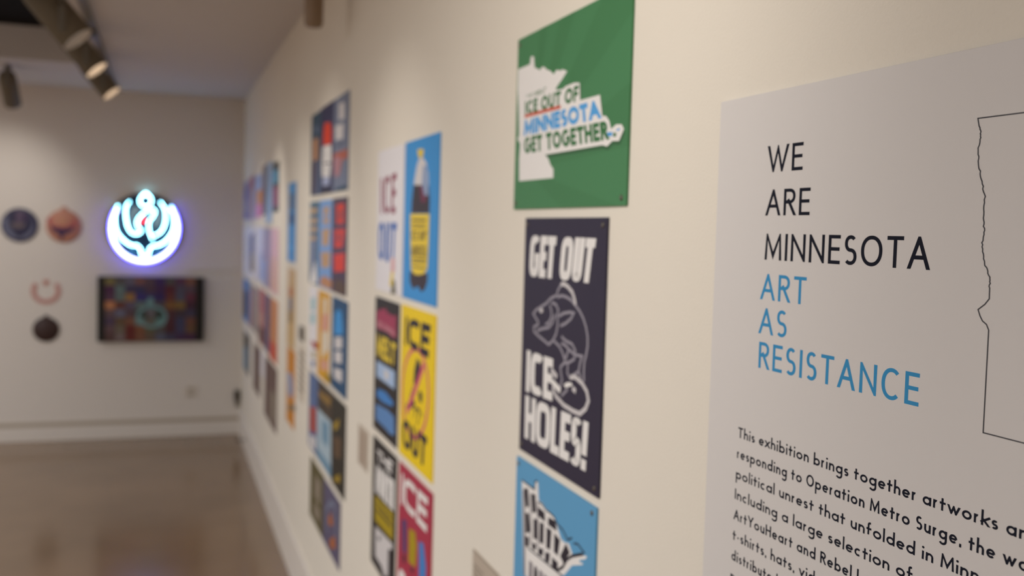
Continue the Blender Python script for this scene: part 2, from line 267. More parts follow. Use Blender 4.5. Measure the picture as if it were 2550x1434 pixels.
# ------------------------------------------------------------------ printed shapes on the wall: (y, z above eye height) in metres
POSTERS = [
 dict(name='poster', label='green poster with a white state map and ICE OUT OF MINNESOTA lettering', cat='poster', group='posters nearest the text panel',
  rect=(1.872, 1.365, 0.0425, 0.37), col='green', th=0.004, screws=1, items=[
   ('picture','p','green_ray',[(1.8,0.115),(1.365,0.1302),(1.365,0.2235)]),
   ('picture','p','green_ray',[(1.8,0.115),(1.365,0.3272),(1.365,0.37),(1.4736,0.37)]),
   ('picture','p','green_ray',[(1.8,0.115),(1.586,0.37),(1.6528,0.37)]),
   ('picture','p','green_ray',[(1.8,0.115),(1.7171,0.37),(1.755,0.37)]),
   ('picture','p','green_ray',[(1.8,0.115),(1.6206,0.0425),(1.3888,0.0425)]),
   ('picture','p','green_dark',[(1.8272,0.1369),(1.7034,0.13269999999999998),(1.4531,0.1324),(1.4354,0.129),(1.4156,0.13599999999999998),(1.3923,0.1343),(1.3759,0.1508),(1.3845,0.1585),(1.4042,0.16019999999999998),(1.4222,0.1548),(1.43,0.1682),(1.4427,0.1765),(1.4567,0.1779),(1.4683,0.2122),(1.5483,0.2125),(1.5527,0.2417),(1.5747,0.24459999999999998),(1.5949,0.24409999999999998),(1.6155,0.2435),(1.6237,0.2406),(1.7364,0.247),(1.831,0.24419999999999997),(1.8306,0.1775)]),
   ('picture','p','white',[(1.8431,0.0967),(1.8468,0.1403),(1.8428,0.1683),(1.8597,0.1784),(1.8506,0.1848),(1.8578,0.2386),(1.8663,0.275),(1.8669,0.3132),(1.8003,0.3133),(1.7964,0.3273),(1.7813,0.325),(1.7746,0.3036),(1.7586,0.2989),(1.7463,0.2946),(1.7371,0.2991),(1.7229,0.2971),(1.7107,0.2905),(1.6944,0.2866),(1.6758,0.2775),(1.663,0.2838),(1.6454,0.2797),(1.6347,0.2806),(1.6132,0.2745),(1.6375,0.2628),(1.6627,0.2525),(1.6673,0.2024),(1.6904,0.1557),(1.7074,0.1387),(1.6906,0.1312),(1.6783,0.119),(1.6642,0.111),(1.6629,0.0956)]),
   ('picture','p','white',[(1.8312,0.1429),(1.7074,0.1387),(1.4571,0.1384),(1.4394,0.135),(1.4196,0.142),(1.3963,0.1403),(1.3799,0.1568),(1.3885,0.1645),(1.4082,0.1662),(1.4262,0.1608),(1.434,0.1742),(1.4467,0.1825),(1.4607,0.1839),(1.4723,0.2182),(1.5523,0.2185),(1.5567,0.2477),(1.5787,0.2506),(1.5989,0.2501),(1.6195,0.2495),(1.6277,0.2466),(1.7404,0.253),(1.835,0.2502),(1.8346,0.1835)]),
   ('lettering', 't', 'green_text', 'THE GREAT', [(1.8196, 0.2528), (1.7142, 0.249), (1.7119, 0.2603), (1.8174, 0.2569)], 0.17, 2.0, 0.1),
   ('lettering', 't', 'green_text', 'ICE OUT OF', [(1.8196, 0.2215), (1.5609, 0.218), (1.5603, 0.2444), (1.8217, 0.2461)], 0.25, 2.0, 0.1),
   ('lettering','s','red',[(1.8219,0.2183),(1.7233,0.2178),(1.6381,0.217)],0.006,0),
   ('lettering', 't', 'sky_blue', 'MINNESOTA', [(1.824, 0.1818), (1.4658, 0.1808), (1.4771, 0.2115), (1.8213, 0.2113)], 0.28, 2.0, 0.07),
   ('lettering', 't', 'green_text', 'GET TOGETHER', [(1.8185, 0.1474), (1.4334, 0.1452), (1.4426, 0.175), (1.8211, 0.1781)], 0.25, 2.0, 0.08),
   ('picture','s','sky_blue',[(1.4393,0.1548),(1.4289,0.1526),(1.4205,0.1533)],0.006,0),
   ('picture','s','green_text',[(1.417,0.1516),(1.4069,0.1501)],0.006,0),
   ('picture','p','sky_blue',[(1.4076,0.1578),(1.3946,0.1595),(1.3943,0.156),(1.4058,0.1563)]),
  ]),
 dict(name='poster', label='dark navy poster with a fish drawing and white GET OUT ICE HOLES lettering', cat='poster', group='posters nearest the text panel',
  rect=(1.801, 1.429, -0.415, 0.0255), col='navy', th=0.004, screws=1, items=[
   ('fish_drawing','s','fish_line',[(1.6273,-0.1122),(1.6079,-0.108),(1.5885,-0.1085),(1.5645,-0.1122),(1.5454,-0.1196),(1.5266,-0.1278),(1.5102,-0.1386),(1.4982,-0.1513),(1.4905,-0.1661),(1.4893,-0.1815),(1.4945,-0.1976),(1.5002,-0.2077)],0.0052,0),
   ('fish_drawing','s','fish_line',[(1.5003,-0.2074),(1.5017,-0.2249),(1.4995,-0.2405)],0.0052,0),
   ('fish_drawing','s','fish_line',[(1.6326,-0.1097),(1.6575,-0.1162),(1.6776,-0.1262),(1.7037,-0.1349),(1.7305,-0.143),(1.7439,-0.151),(1.7322,-0.1568),(1.7177,-0.1633),(1.7173,-0.1682),(1.7391,-0.1752),(1.7384,-0.183),(1.7156,-0.1884),(1.6825,-0.1945),(1.6611,-0.1987),(1.6412,-0.1889),(1.6272,-0.1753),(1.6209,-0.1598),(1.6246,-0.1453),(1.6206,-0.1338),(1.6313,-0.1254),(1.6544,-0.1231)],0.0052,0),
   ('fish_drawing','s','fish_line',[(1.63,-0.1105),(1.6258,-0.1009),(1.6119,-0.0894),(1.5999,-0.0865)],0.0052,0),
   ('fish_drawing','s','fish_light',[(1.6119,-0.0894),(1.5999,-0.087),(1.5804,-0.0908),(1.5609,-0.0985),(1.5509,-0.1085),(1.5446,-0.1187)],0.0075,0),
   ('fish_drawing','s','fish_line',[(1.6617,-0.1278),(1.6531,-0.1384),(1.6522,-0.1496),(1.6643,-0.1602),(1.6797,-0.1645)],0.0052,0),
   ('fish_drawing','s','fish_line',[(1.7218,-0.1803),(1.695,-0.1737),(1.6636,-0.1687),(1.6463,-0.1585),(1.6349,-0.1425)],0.0052,0),
   ('fish_drawing','s','fish_line',[(1.6172,-0.1446),(1.5957,-0.1373),(1.5675,-0.133),(1.5512,-0.1334),(1.5619,-0.1433),(1.5848,-0.1535),(1.6085,-0.1604)],0.0052,0),
   ('fish_drawing','p','fish_light',[(1.7114,-0.1404),(1.7035,-0.1369),(1.6936,-0.1389),(1.6948,-0.1438),(1.7054,-0.1467),(1.7111,-0.1443)]),
   ('fish_drawing','s','fish_line',[(1.6361,-0.1893),(1.6105,-0.1956),(1.595,-0.2048),(1.5844,-0.2163)],0.0052,0),
   ('fish_drawing','s','fish_line',[(1.6021,-0.1781),(1.5823,-0.1833),(1.5539,-0.1854),(1.5393,-0.1944),(1.5433,-0.2011),(1.5622,-0.1972),(1.5817,-0.1914),(1.6012,-0.189)],0.0052,0),
   ('fish_drawing','s','fish_line',[(1.5886,-0.2076),(1.5835,-0.2188)],0.0052,0),
   ('fish_drawing','s','fish_line',[(1.5688,-0.1973),(1.5803,-0.2144)],0.0052,0),
   ('fish_drawing','s','fish_line',[(1.5386,-0.1994),(1.5427,-0.2095),(1.5621,-0.2169),(1.5874,-0.2222),(1.6025,-0.2312),(1.599,-0.2406),(1.5928,-0.2516),(1.6022,-0.267)],0.0052,0),
   ('fish_drawing','s','fish_line',[(1.5384,-0.2013),(1.5094,-0.2005),(1.5179,-0.2139),(1.5217,-0.2258)],0.0052,0),
   ('fish_drawing','s','fish_line',[(1.5694,-0.2208),(1.5697,-0.2365),(1.5601,-0.2419)],0.0052,0),
   ('fish_drawing','s','fish_line',[(1.5502,-0.2395),(1.5217,-0.2268),(1.5111,-0.2385)],0.0052,0),
   ('fish_drawing','s','fish_light',[(1.6371,-0.2704),(1.6196,-0.2838),(1.5816,-0.2933),(1.5406,-0.2959),(1.5113,-0.2954),(1.4885,-0.2828),(1.4781,-0.268),(1.4861,-0.2544),(1.5058,-0.2443),(1.5354,-0.2383),(1.5551,-0.2412)],0.008,0),
   ('fish_drawing','s','fish_light',[(1.6451,-0.2411),(1.6169,-0.2502)],0.01,0),
   ('fish_drawing','s','white',[(1.6379,-0.2614),(1.5991,-0.2715)],0.011,0),
   ('fish_drawing','s','fish_line',[(1.566,-0.2632),(1.5932,-0.2794)],0.0052,0),
   ('fish_drawing','p','white',[(1.5844,-0.2583),(1.5694,-0.2521),(1.5493,-0.25),(1.5465,-0.2544),(1.5613,-0.2586),(1.5763,-0.2629)]),
   ('fish_drawing','s','fish_light',[(1.5462,-0.2582),(1.531,-0.2616)],0.009,0),
   ('fish_drawing','p','fish_light',[(1.5626,-0.2423),(1.5453,-0.2378),(1.5353,-0.2392),(1.5547,-0.246)]),
   ('lettering', 't', 'white', 'GET OUT', [(1.772, -0.0829), (1.4834, -0.0798), (1.4674, -0.0077), (1.7675, -0.0065)], 0.21, 4.0, 0.035),
   ('lettering', 't', 'white', 'ICE', [(1.7709, -0.2995), (1.635, -0.2955), (1.6368, -0.2213), (1.7712, -0.2213)], 0.21, 4.0, 0.035),
   ('lettering', 't', 'white', 'HOLES!', [(1.7705, -0.3872), (1.4803, -0.3839), (1.4743, -0.303), (1.7722, -0.3067)], 0.2, 4.0, 0.035),
  ]),
 dict(name='poster', label='light blue poster with a black and white lattice state map, under the fish poster', cat='poster', group='posters nearest the text panel',
  rect=(1.812, 1.434, -0.905, -0.4315), col='light_blue', th=0.004, screws=1, items=[
   ('picture','p','white',[(1.7796,-0.4714),(1.7099,-0.4725),(1.7068,-0.4559),(1.6947,-0.4529),(1.6875,-0.4856),(1.6693,-0.4854),(1.6518,-0.4908),(1.6308,-0.4912),(1.6101,-0.4945),(1.598,-0.5046),(1.5759,-0.5234),(1.5603,-0.5245),(1.5417,-0.5203),(1.5238,-0.5336),(1.5357,-0.5475),(1.5567,-0.5689),(1.5708,-0.586),(1.7551,-0.6482),(1.767,-0.5646)]),
   ('picture','p','white',[(1.5574,-0.5603),(1.5361,-0.5425),(1.5219,-0.5344),(1.4901,-0.525),(1.4696,-0.5185),(1.4643,-0.5196),(1.4725,-0.5257),(1.493,-0.533),(1.4945,-0.537),(1.4788,-0.5341),(1.482,-0.5379),(1.5241,-0.5524),(1.5559,-0.5789),(1.5708,-0.586)]),
   ('picture','p','ink',[(1.7663,-0.4828),(1.7441,-0.4788),(1.7367,-0.5106),(1.7539,-0.5169)]),
   ('picture','p','ink',[(1.7267,-0.4824),(1.7052,-0.48),(1.6982,-0.5113),(1.7193,-0.5171)]),
   ('picture','p','ink',[(1.6896,-0.4979),(1.6557,-0.4995),(1.6523,-0.5155),(1.6882,-0.5148)]),
   ('picture','p','ink',[(1.6378,-0.5022),(1.602,-0.4997),(1.5967,-0.5161),(1.6387,-0.5163)]),
   ('picture','p','ink',[(1.7554,-0.527),(1.7357,-0.5232),(1.726,-0.5558),(1.7499,-0.5644)]),
   ('picture','p','ink',[(1.7117,-0.5261),(1.6928,-0.5224),(1.6897,-0.5592),(1.7087,-0.5618)]),
   ('picture','p','ink',[(1.6787,-0.5231),(1.6582,-0.5203),(1.6573,-0.5572),(1.6778,-0.5603)]),
   ('picture','p','ink',[(1.6445,-0.5225),(1.6205,-0.5216),(1.6237,-0.5575),(1.6436,-0.5591)]),
   ('picture','p','ink',[(1.6074,-0.5223),(1.58,-0.5261),(1.5874,-0.5566),(1.6067,-0.5552)]),
   ('picture','p','ink',[(1.5531,-0.5238),(1.5353,-0.5343),(1.5608,-0.5607),(1.5777,-0.5536)]),
   ('picture','p','ink',[(1.7518,-0.5699),(1.732,-0.5672),(1.7304,-0.586),(1.7488,-0.5884)]),
   ('picture','p','ink',[(1.7147,-0.5716),(1.6934,-0.5682),(1.6967,-0.5819),(1.7146,-0.5827)]),
   ('picture','p','ink',[(1.6813,-0.5708),(1.6566,-0.5662),(1.6597,-0.5804),(1.6824,-0.5837)]),
   ('picture','p','ink',[(1.6471,-0.5679),(1.6244,-0.5638),(1.6278,-0.5825),(1.6479,-0.5836)]),
   ('picture','p','ink',[(1.6139,-0.5666),(1.5864,-0.5683),(1.5891,-0.5841),(1.6144,-0.585)]),
   ('picture','s','ink',[(1.7797,-0.4706),(1.71,-0.4717),(1.7078,-0.4554),(1.696,-0.4525)],0.003,0),
   ('picture','s','ink',[(1.6886,-0.4882),(1.6691,-0.4877),(1.6495,-0.4932),(1.6307,-0.4926),(1.6101,-0.4945),(1.5933,-0.5032),(1.5696,-0.5052),(1.5458,-0.5157),(1.5278,-0.5067)],0.003,0),
   ('picture','s','ink',[(1.5199,-0.5137),(1.5021,-0.5096),(1.4839,-0.5139),(1.4733,-0.5155)],0.003,0),
   ('picture','s','ink',[(1.5888,-0.5825),(1.5644,-0.5685),(1.5468,-0.5496),(1.5254,-0.5369),(1.48,-0.519)],0.005,0),
   ('picture','s','ink',[(1.7344,-0.588),(1.6524,-0.5858),(1.5632,-0.5835)],0.003,0),
   ('picture','s','grey',[(1.7665,-0.4861),(1.7577,-0.5618),(1.7496,-0.6463)],0.007,0),
   ('picture','s','grey',[(1.7315,-0.4852),(1.7215,-0.5768)],0.004,0),
   ('picture','s','grey',[(1.6929,-0.4894),(1.6837,-0.5731)],0.004,0),
   ('picture','p','white',[(1.7387,-0.5918),(1.5708,-0.586),(1.5846,-0.6095),(1.7329,-0.661)]),
   ('lettering', 't', 'grey', 'HOTDISH', [(1.7267, -0.6830999999999999), (1.561516, -0.6830999999999999), (1.561516, -0.6081), (1.7267, -0.6081)], 0.17, 4.0, 0.06),
  ]),
 dict(name='wall_label', label='small pale text label low on the wall beside the light blue lattice map poster', cat='label', group=None,
  rect=(2.08, 1.905, -0.86, -0.697), col='label_card', th=0.002, screws=0, items=[
   ('text_block','s','label_ink',[(2.078,-0.699),(1.907,-0.699)],0.002,0),
   ('text_block','s','label_ink',[(2.07,-0.728),(2.0,-0.728)],0.0035,0),
   ('text_block','s','label_ink',[(2.07,-0.74),(1.96,-0.74)],0.0035,0),
   ('text_block','s','label_ink',[(2.07,-0.752),(1.96,-0.752)],0.0035,0),
   ('text_block','s','label_ink',[(2.07,-0.764),(1.96,-0.764)],0.0035,0),
   ('text_block','s','label_ink',[(2.07,-0.776),(2.0,-0.776)],0.0035,0),
   ('text_block','s','label_ink',[(2.07,-0.788),(1.96,-0.788)],0.0035,0),
   ('text_block','s','label_ink',[(2.07,-0.8),(1.96,-0.8)],0.0035,0),
   ('text_block','s','label_ink',[(2.07,-0.8119999999999999),(1.96,-0.8119999999999999)],0.0035,0),
   ('text_block','s','label_ink',[(2.07,-0.824),(2.0,-0.824)],0.0035,0),
   ('text_block','s','label_ink',[(2.07,-0.836),(1.96,-0.836)],0.0035,0),
  ]),
 dict(name='wall_label', label='faint brownish text label between the black lettered poster and the three-column group', cat='label', group=None,
  rect=(3.445, 3.285, -0.815, -0.68), col='label_card', th=0.002, screws=0, items=[
   ('text_block','s','label_brown',[(3.43,-0.7),(3.31,-0.7)],0.0075,0),
   ('text_block','s','label_brown',[(3.43,-0.714),(3.31,-0.714)],0.0075,0),
   ('text_block','s','label_brown',[(3.43,-0.728),(3.31,-0.728)],0.0075,0),
   ('text_block','s','label_brown',[(3.43,-0.742),(3.31,-0.742)],0.0075,0),
   ('text_block','s','label_brown',[(3.43,-0.756),(3.31,-0.756)],0.0075,0),
   ('text_block','s','label_brown',[(3.43,-0.77),(3.31,-0.77)],0.0075,0),
   ('text_block','s','label_brown',[(3.43,-0.7839999999999999),(3.31,-0.7839999999999999)],0.0075,0),
   ('text_block','s','label_brown',[(3.43,-0.7979999999999999),(3.31,-0.7979999999999999)],0.0075,0),
  ]),
 dict(name='poster', label='white poster with thin red ICE and blue OUT letters beside the bottle poster', cat='poster', group='posters in the two-column group',
  rect=(3.198, 2.832, -0.196, 0.24), col='white_card', th=0.004, screws=0, items=[
   ('lettering', 't', 'deep_red', 'ICE', [(3.1413, 0.0428), (2.9352, 0.0423), (2.9279, 0.1622), (3.1525, 0.1541)], 0.17, 3.0, 0.16),
   ('lettering', 't', 'deep_blue', 'OUT', [(3.166, -0.0991), (2.9254, -0.1097), (2.91, 0.0151), (3.1726, 0.0162)], 0.17, 3.0, 0.1),
   ('picture','p','pink',[(2.9718,-0.0885),(2.9275,-0.0889),(2.9236,-0.1286),(2.9766,-0.1311)]),
   ('picture','p','yellow',[(2.9721,-0.1309),(2.9366,-0.1292),(2.9543,-0.1742),(2.9904,-0.1745)]),
   ('picture','p','olive',[(2.9434,-0.1506),(2.9164,-0.1567),(2.8998,-0.1936),(2.9746,-0.1968)]),
  ]),
 dict(name='poster', label='blue poster with a dark cola bottle wearing a yellow label', cat='poster', group='posters in the two-column group',
  rect=(2.818, 2.445, -0.196, 0.241), col='bright_blue', th=0.004, screws=0, items=[
   ('bottle_picture','p','pale_grey',[(2.6488,0.1881),(2.6081,0.1857),(2.5738,0.1709),(2.5519,0.1428),(2.5426,0.1123),(2.7085,0.1179),(2.6996,0.136),(2.6812,0.1651),(2.6684,0.1777)]),
   ('bottle_picture','p','blue_grey',[(2.6062,0.1662),(2.5666,0.1626),(2.5458,0.1124),(2.6181,0.1149)]),
   ('bottle_picture','p','yellow',[(2.6718,0.2134),(2.607,0.2098),(2.609,0.1954),(2.6249,0.1867),(2.6557,0.1893),(2.6706,0.2009)]),
   ('bottle_picture','p','cola',[(2.7101,0.1188),(2.5426,0.1123),(2.53,0.0788),(2.5295,0.0401),(2.7301,0.0416),(2.726,0.0746)]),
   ('bottle_picture','p','maroon',[(2.6419,0.1157),(2.6112,0.113),(2.5855,0.0864),(2.5591,0.0826),(2.5837,0.0671),(2.6241,0.071)]),
   ('bottle_picture','p','blue_grey',[(2.6114,0.1146),(2.549,0.1125),(2.5467,0.0871),(2.5855,0.0864)]),
   ('bottle_picture','p','cola',[(2.7318,-0.1196),(2.5313,-0.1152),(2.5358,-0.1388),(2.5611,-0.1587),(2.595,-0.1669),(2.6167,-0.1623),(2.6282,-0.1535),(2.6605,-0.1581),(2.6746,-0.1651),(2.705,-0.1608),(2.7293,-0.1463)]),
   ('bottle_picture','p','yellow',[(2.7412,0.0401),(2.5288,0.0386),(2.5308,-0.0395),(2.5387,-0.1033),(2.5659,-0.1163),(2.6235,-0.1238),(2.6792,-0.1242),(2.7169,-0.1137),(2.731,-0.0437)]),
   ('lettering','s','label_olive',[(2.7194,0.0229),(2.5646,0.0222)],0.006,0),
   ('lettering','s','label_olive',[(2.7182,0.01),(2.5682,0.0093)],0.003,0),
   ('lettering','s','label_olive',[(2.7176,0.0045),(2.5677,0.0041)],0.003,0),
   ('lettering','s','label_olive',[(2.7092,-0.0838),(2.555,-0.0802)],0.004,0),
   ('lettering','s','label_olive',[(2.7085,-0.0912),(2.5543,-0.0877)],0.004,0),
   ('lettering','s','label_olive',[(2.7072,-0.1041),(2.5529,-0.1028)],0.004,0),
   ('lettering', 't', 'label_olive', 'ICE', [(2.7167, -0.0324), (2.6564, -0.0318), (2.6467, -0.0062), (2.7218, -0.0066)], 0.2, 3.0, 0.1),
   ('lettering', 't', 'label_olive', 'OUT', [(2.6373, -0.0317), (2.5715, -0.031), (2.5479, -0.0056), (2.6248, -0.0061)], 0.2, 3.0, 0.1),
   ('lettering', 't', 'label_olive', 'MINNESOTA', [(2.7152, -0.0754), (2.5508, -0.0748), (2.5491, -0.0428), (2.7154, -0.0459)], 0.17, 3.0, 0.08),
  ]),
 dict(name='poster', label='black poster with stacked pink, yellow and blue lettering above the black THE NORTH poster', cat='poster', group='posters in the two-column group',
  rect=(3.196, 2.858, -0.642, -0.22), col='black', th=0.004, screws=0, items=[
   ('picture','p','hot_pink',[(3.176,-0.2612),(3.1404,-0.2654),(3.1072,-0.252),(3.0648,-0.2538),(3.0327,-0.2442),(3.0188,-0.2619),(2.9833,-0.2555),(2.9512,-0.2628),(2.891,-0.2541),(2.8845,-0.3209),(2.9373,-0.325),(3.0012,-0.3166),(3.0835,-0.3182),(3.1701,-0.3198)]),
   ('picture','p','rose',[(3.1594,-0.2938),(3.0859,-0.294),(3.0837,-0.3165),(3.1573,-0.315)]),
   ('picture','p','rose',[(3.0606,-0.295),(2.9242,-0.3019),(2.8922,-0.3184),(2.9693,-0.3167),(3.0587,-0.3139)]),
   ('lettering', 't', 'yellow', 'MELT', [(3.1612, -0.4067), (2.8949, -0.4063), (2.8864, -0.3392), (3.1685, -0.3349)], 0.22, 4.0, 0.05),
   ('picture','p','ice_blue',[(3.1596,-0.4227),(2.8934,-0.421),(2.892,-0.4738),(3.1546,-0.4722)]),
   ('picture','p','pale_grey',[(3.0467,-0.434),(2.9733,-0.4357),(2.9789,-0.4603),(3.0356,-0.4619)]),
   ('picture','p','mid_blue',[(3.1358,-0.5087),(3.0181,-0.5009),(2.9062,-0.514),(2.9167,-0.5287),(3.0528,-0.5389),(3.1468,-0.5355)]),
   ('picture','p','steel_blue',[(3.1581,-0.5597),(3.0772,-0.5567),(2.9755,-0.5496),(2.8904,-0.5551),(2.8794,-0.607),(2.9322,-0.615),(3.0198,-0.6111),(3.1531,-0.6091)]),
  ]),
 dict(name='poster', label='yellow poster with a mosquito in a red prohibition ring between ICE and OUT', cat='poster', group='posters in the two-column group',
  rect=(2.822, 2.443, -0.643, -0.2165), col='yellow_board', th=0.004, screws=0, items=[
   ('picture','p','ink',[(2.6276,-0.3472),(2.596,-0.3512),(2.5811,-0.3705),(2.6068,-0.4009),(2.6386,-0.4219),(2.6618,-0.42),(2.654,-0.3806)]),
   ('picture','p','ink',[(2.5823,-0.4265),(2.5597,-0.4362),(2.5641,-0.4581),(2.5948,-0.458),(2.6033,-0.4379)]),
   ('picture','p','ink',[(2.7152,-0.4784),(2.6579,-0.4605),(2.6335,-0.4754),(2.6896,-0.4962)]),
   ('picture','s','ink',[(2.6417,-0.5096),(2.6219,-0.4788),(2.5874,-0.4889),(2.6107,-0.5255)],0.006,0),
   ('picture','s','ink',[(2.6551,-0.4901),(2.5884,-0.4783),(2.5543,-0.4935)],0.005,0),
   ('picture','s','ink',[(2.6613,-0.4254),(2.7034,-0.4764),(2.7447,-0.5003)],0.005,0),
   ('picture','s','sign_red',[(2.4958,-0.4206),(2.4958,-0.4385),(2.4991,-0.4566),(2.5056,-0.4745),(2.5153,-0.4918),(2.528,-0.508),(2.5433,-0.5229),(2.5611,-0.5361),(2.581,-0.5472),(2.6026,-0.5559),(2.6253,-0.562),(2.6486,-0.5653),(2.6721,-0.5655),(2.695,-0.5627),(2.7168,-0.5569),(2.7368,-0.548),(2.7545,-0.5364),(2.7694,-0.5222),(2.7809,-0.5059),(2.7888,-0.4878),(2.7927,-0.4686),(2.7926,-0.4486),(2.7884,-0.4286),(2.7804,-0.4091),(2.7687,-0.3906),(2.7537,-0.3736),(2.7359,-0.3585),(2.7159,-0.3458),(2.6941,-0.3358),(2.6713,-0.3286),(2.6479,-0.3243),(2.6247,-0.323),(2.6021,-0.3246),(2.5807,-0.3291),(2.5609,-0.3362),(2.5432,-0.3458),(2.5279,-0.3576),(2.5153,-0.3713),(2.5056,-0.3866),(2.4991,-0.4031)],0.012,1),
   ('picture','s','sign_red',[(2.5524,-0.3533),(2.6376,-0.4326),(2.7337,-0.5125)],0.02,0),
   ('lettering', 't', 'ink', 'ICE', [(2.7715, -0.326), (2.504, -0.3329), (2.4877, -0.2447), (2.7692, -0.2472)], 0.24, 3.0, 0.1),
   ('lettering', 't', 'ink', 'OUT', [(2.7712, -0.6138), (2.511, -0.6179), (2.4987, -0.5365), (2.7788, -0.5357)], 0.24, 3.0, 0.1),
  ]),
 dict(name='poster', label='black poster with white THE NORTH lettering over a yellow band', cat='poster', group='posters in the two-column group',
  rect=(3.19, 2.849, -1.078, -0.669), col='black', th=0.004, screws=0, items=[
   ('lettering', 't', 'white', 'THE', [(3.1287, -0.7335), (2.9092, -0.7288), (2.8952, -0.6914), (3.1197, -0.6997)], 0.24, 3.5, 0.06),
   ('lettering', 't', 'white', 'NORTH', [(3.1367, -0.8407), (2.8679, -0.8309), (2.87, -0.7416), (3.1381, -0.7499)], 0.24, 3.5, 0.04),
   ('picture','p','yellow_dim',[(3.1436,-0.8511),(2.8739,-0.8385),(2.8726,-0.9196),(3.1354,-0.9317)]),
   ('picture','s','ink',[(3.1082,-0.889),(2.8968,-0.8821)],0.008,0),
   ('picture','s','ink',[(3.1104,-0.8674),(2.8988,-0.8618)],0.006,0),
   ('picture','p','pale_grey',[(3.1288,-0.9491),(2.8783,-0.9302),(2.8766,-0.9475),(2.9306,-0.9613),(2.9294,-1.0439),(2.9779,-1.0603),(3.0238,-1.0433),(3.1193,-1.0424)]),
   ('picture','p','ink',[(3.0847,-0.968),(3.0473,-0.96),(3.0461,-0.9722),(3.0834,-0.9803)]),
  ]),
 dict(name='poster', label='crimson poster with white ICE lettering above coloured ice pops', cat='poster', group='posters in the two-column group',
  rect=(2.812, 2.435, -1.095, -0.668), col='crimson_board', th=0.004, screws=0, items=[
   ('lettering', 't', 'white', 'ICE', [(2.7751, -0.7811), (2.4841, -0.7811), (2.4792, -0.6906), (2.7773, -0.6945)], 0.2, 3.2, 0.08),
   ('picture','p','purple',[(2.761,-0.8229),(2.7044,-0.8112),(2.6989,-0.9048),(2.7436,-0.9118)]),
   ('picture','p','ink',[(2.7393,-0.9175),(2.7069,-0.9101),(2.7082,-0.9344),(2.7349,-0.9374)]),
   ('picture','p','yellow_dim',[(2.6732,-0.8245),(2.605,-0.8141),(2.5854,-0.8433),(2.5938,-0.9081),(2.6703,-0.9166)]),
   ('picture','p','ink',[(2.6462,-0.9226),(2.6122,-0.9168),(2.6164,-0.9319),(2.6415,-0.9348)]),
   ('picture','p','mid_blue',[(2.5596,-0.8247),(2.5119,-0.8181),(2.481,-0.8684),(2.4823,-0.9104),(2.5498,-0.9283)]),
   ('lettering', 't', 'white', 'OUT', [(2.79, -1.085), (2.5, -1.085), (2.5, -0.965), (2.79, -0.965)], 0.2, 3.2, 0.08),
  ]),
 dict(name='poster', label='teal and navy poster with an orange panel, top left of the three-column group', cat='poster', group='posters in the three-column group',
  rect=(4.745, 4.46, 0.137, 0.503), col='deep_teal', th=0.004, screws=0, items=[
   ('picture','p','tan_orange',[(4.6938,0.3889),(4.5288,0.3908),(4.5294,0.2909),(4.6822,0.2923)]),
   ('picture','p','plum',[(4.7079,0.2863),(4.5531,0.2815),(4.5615,0.1414),(4.7036,0.1394)]),
   ('picture','p','slate_blue',[(4.548,0.2812),(4.4673,0.2803),(4.4632,0.1424),(4.5489,0.141)]),
   ('picture','p','slate_blue',[(4.6483,0.4439),(4.5228,0.4437),(4.519,0.4114),(4.6452,0.4181)]),
  ]),
 dict(name='poster', label='navy poster with a red tipped rocket shaped ice pop', cat='poster', group='posters in the three-column group',
  rect=(4.452, 4.106, 0.137, 0.507), col='navy_blue', th=0.004, screws=0, items=[
   ('picture','p','red_orange',[(4.3455,0.4364),(4.1911,0.4256),(4.1557,0.3912),(4.1599,0.3356),(4.3804,0.3429),(4.3759,0.403)]),
   ('picture','p','white',[(4.3917,0.3402),(4.1595,0.3323),(4.1513,0.2594),(4.1869,0.2016),(4.3999,0.2104),(4.4072,0.2735)]),
   ('picture','p','ink_blue',[(4.3606,0.2709),(4.1618,0.26),(4.1653,0.2536),(4.3712,0.2629)]),
   ('picture','p','lavender',[(4.3761,0.206),(4.1869,0.2016),(4.1938,0.1686),(4.3837,0.1716)]),
   ('picture','p','navy',[(4.3717,0.1677),(4.1721,0.1646),(4.1689,0.1363),(4.3683,0.1382)]),
   ('picture','s','ink_blue',[(4.3212,0.3234),(4.3161,0.2787)],0.012,0),
   ('picture','s','ink_blue',[(4.2796,0.2529),(4.2865,0.2159)],0.012,0),
  ]),
 dict(name='poster', label='slate grey poster with white block letters and a red bridge shape', cat='poster', group='posters in the three-column group',
  rect=(4.098, 3.758, 0.137, 0.505), col='slate', th=0.004, screws=0, items=[
   ('lettering','p','pale_grey',[(3.9855,0.4775),(3.8548,0.4709),(3.8479,0.4077),(3.9785,0.4139)]),
   ('lettering','p','pale_grey',[(4.0649,0.3995),(3.8641,0.3909),(3.876,0.3336),(4.0584,0.3412)]),
   ('picture','p','dark_slate',[(4.0262,0.3196),(3.857,0.326),(3.856,0.3168),(4.0252,0.31)]),
   ('picture','p','brick',[(4.103,0.2893),(3.7731,0.2897),(3.7692,0.2535),(3.8857,0.2541),(3.9542,0.1952),(4.0622,0.1965)]),
   ('picture','p','deep_teal',[(4.0271,0.1502),(3.7762,0.1575),(3.7829,0.1381),(4.0256,0.1373)]),
   ('picture','p','mauve',[(4.0709,0.2744),(3.9245,0.2688),(3.9735,0.196),(4.0521,0.1961)]),
  ]),
 dict(name='poster', label='teal poster with stacked orange words above a white peak', cat='poster', group='posters in the three-column group',
  rect=(4.745, 4.46, -0.262, 0.108), col='teal', th=0.004, screws=0, items=[
   ('lettering','p','tan',[(4.7316,0.077),(4.5245,0.0798),(4.5218,0.0573),(4.7288,0.0535)]),
   ('lettering','p','tan',[(4.7259,0.03),(4.5192,0.0347),(4.5167,0.0139),(4.7233,0.0083)]),
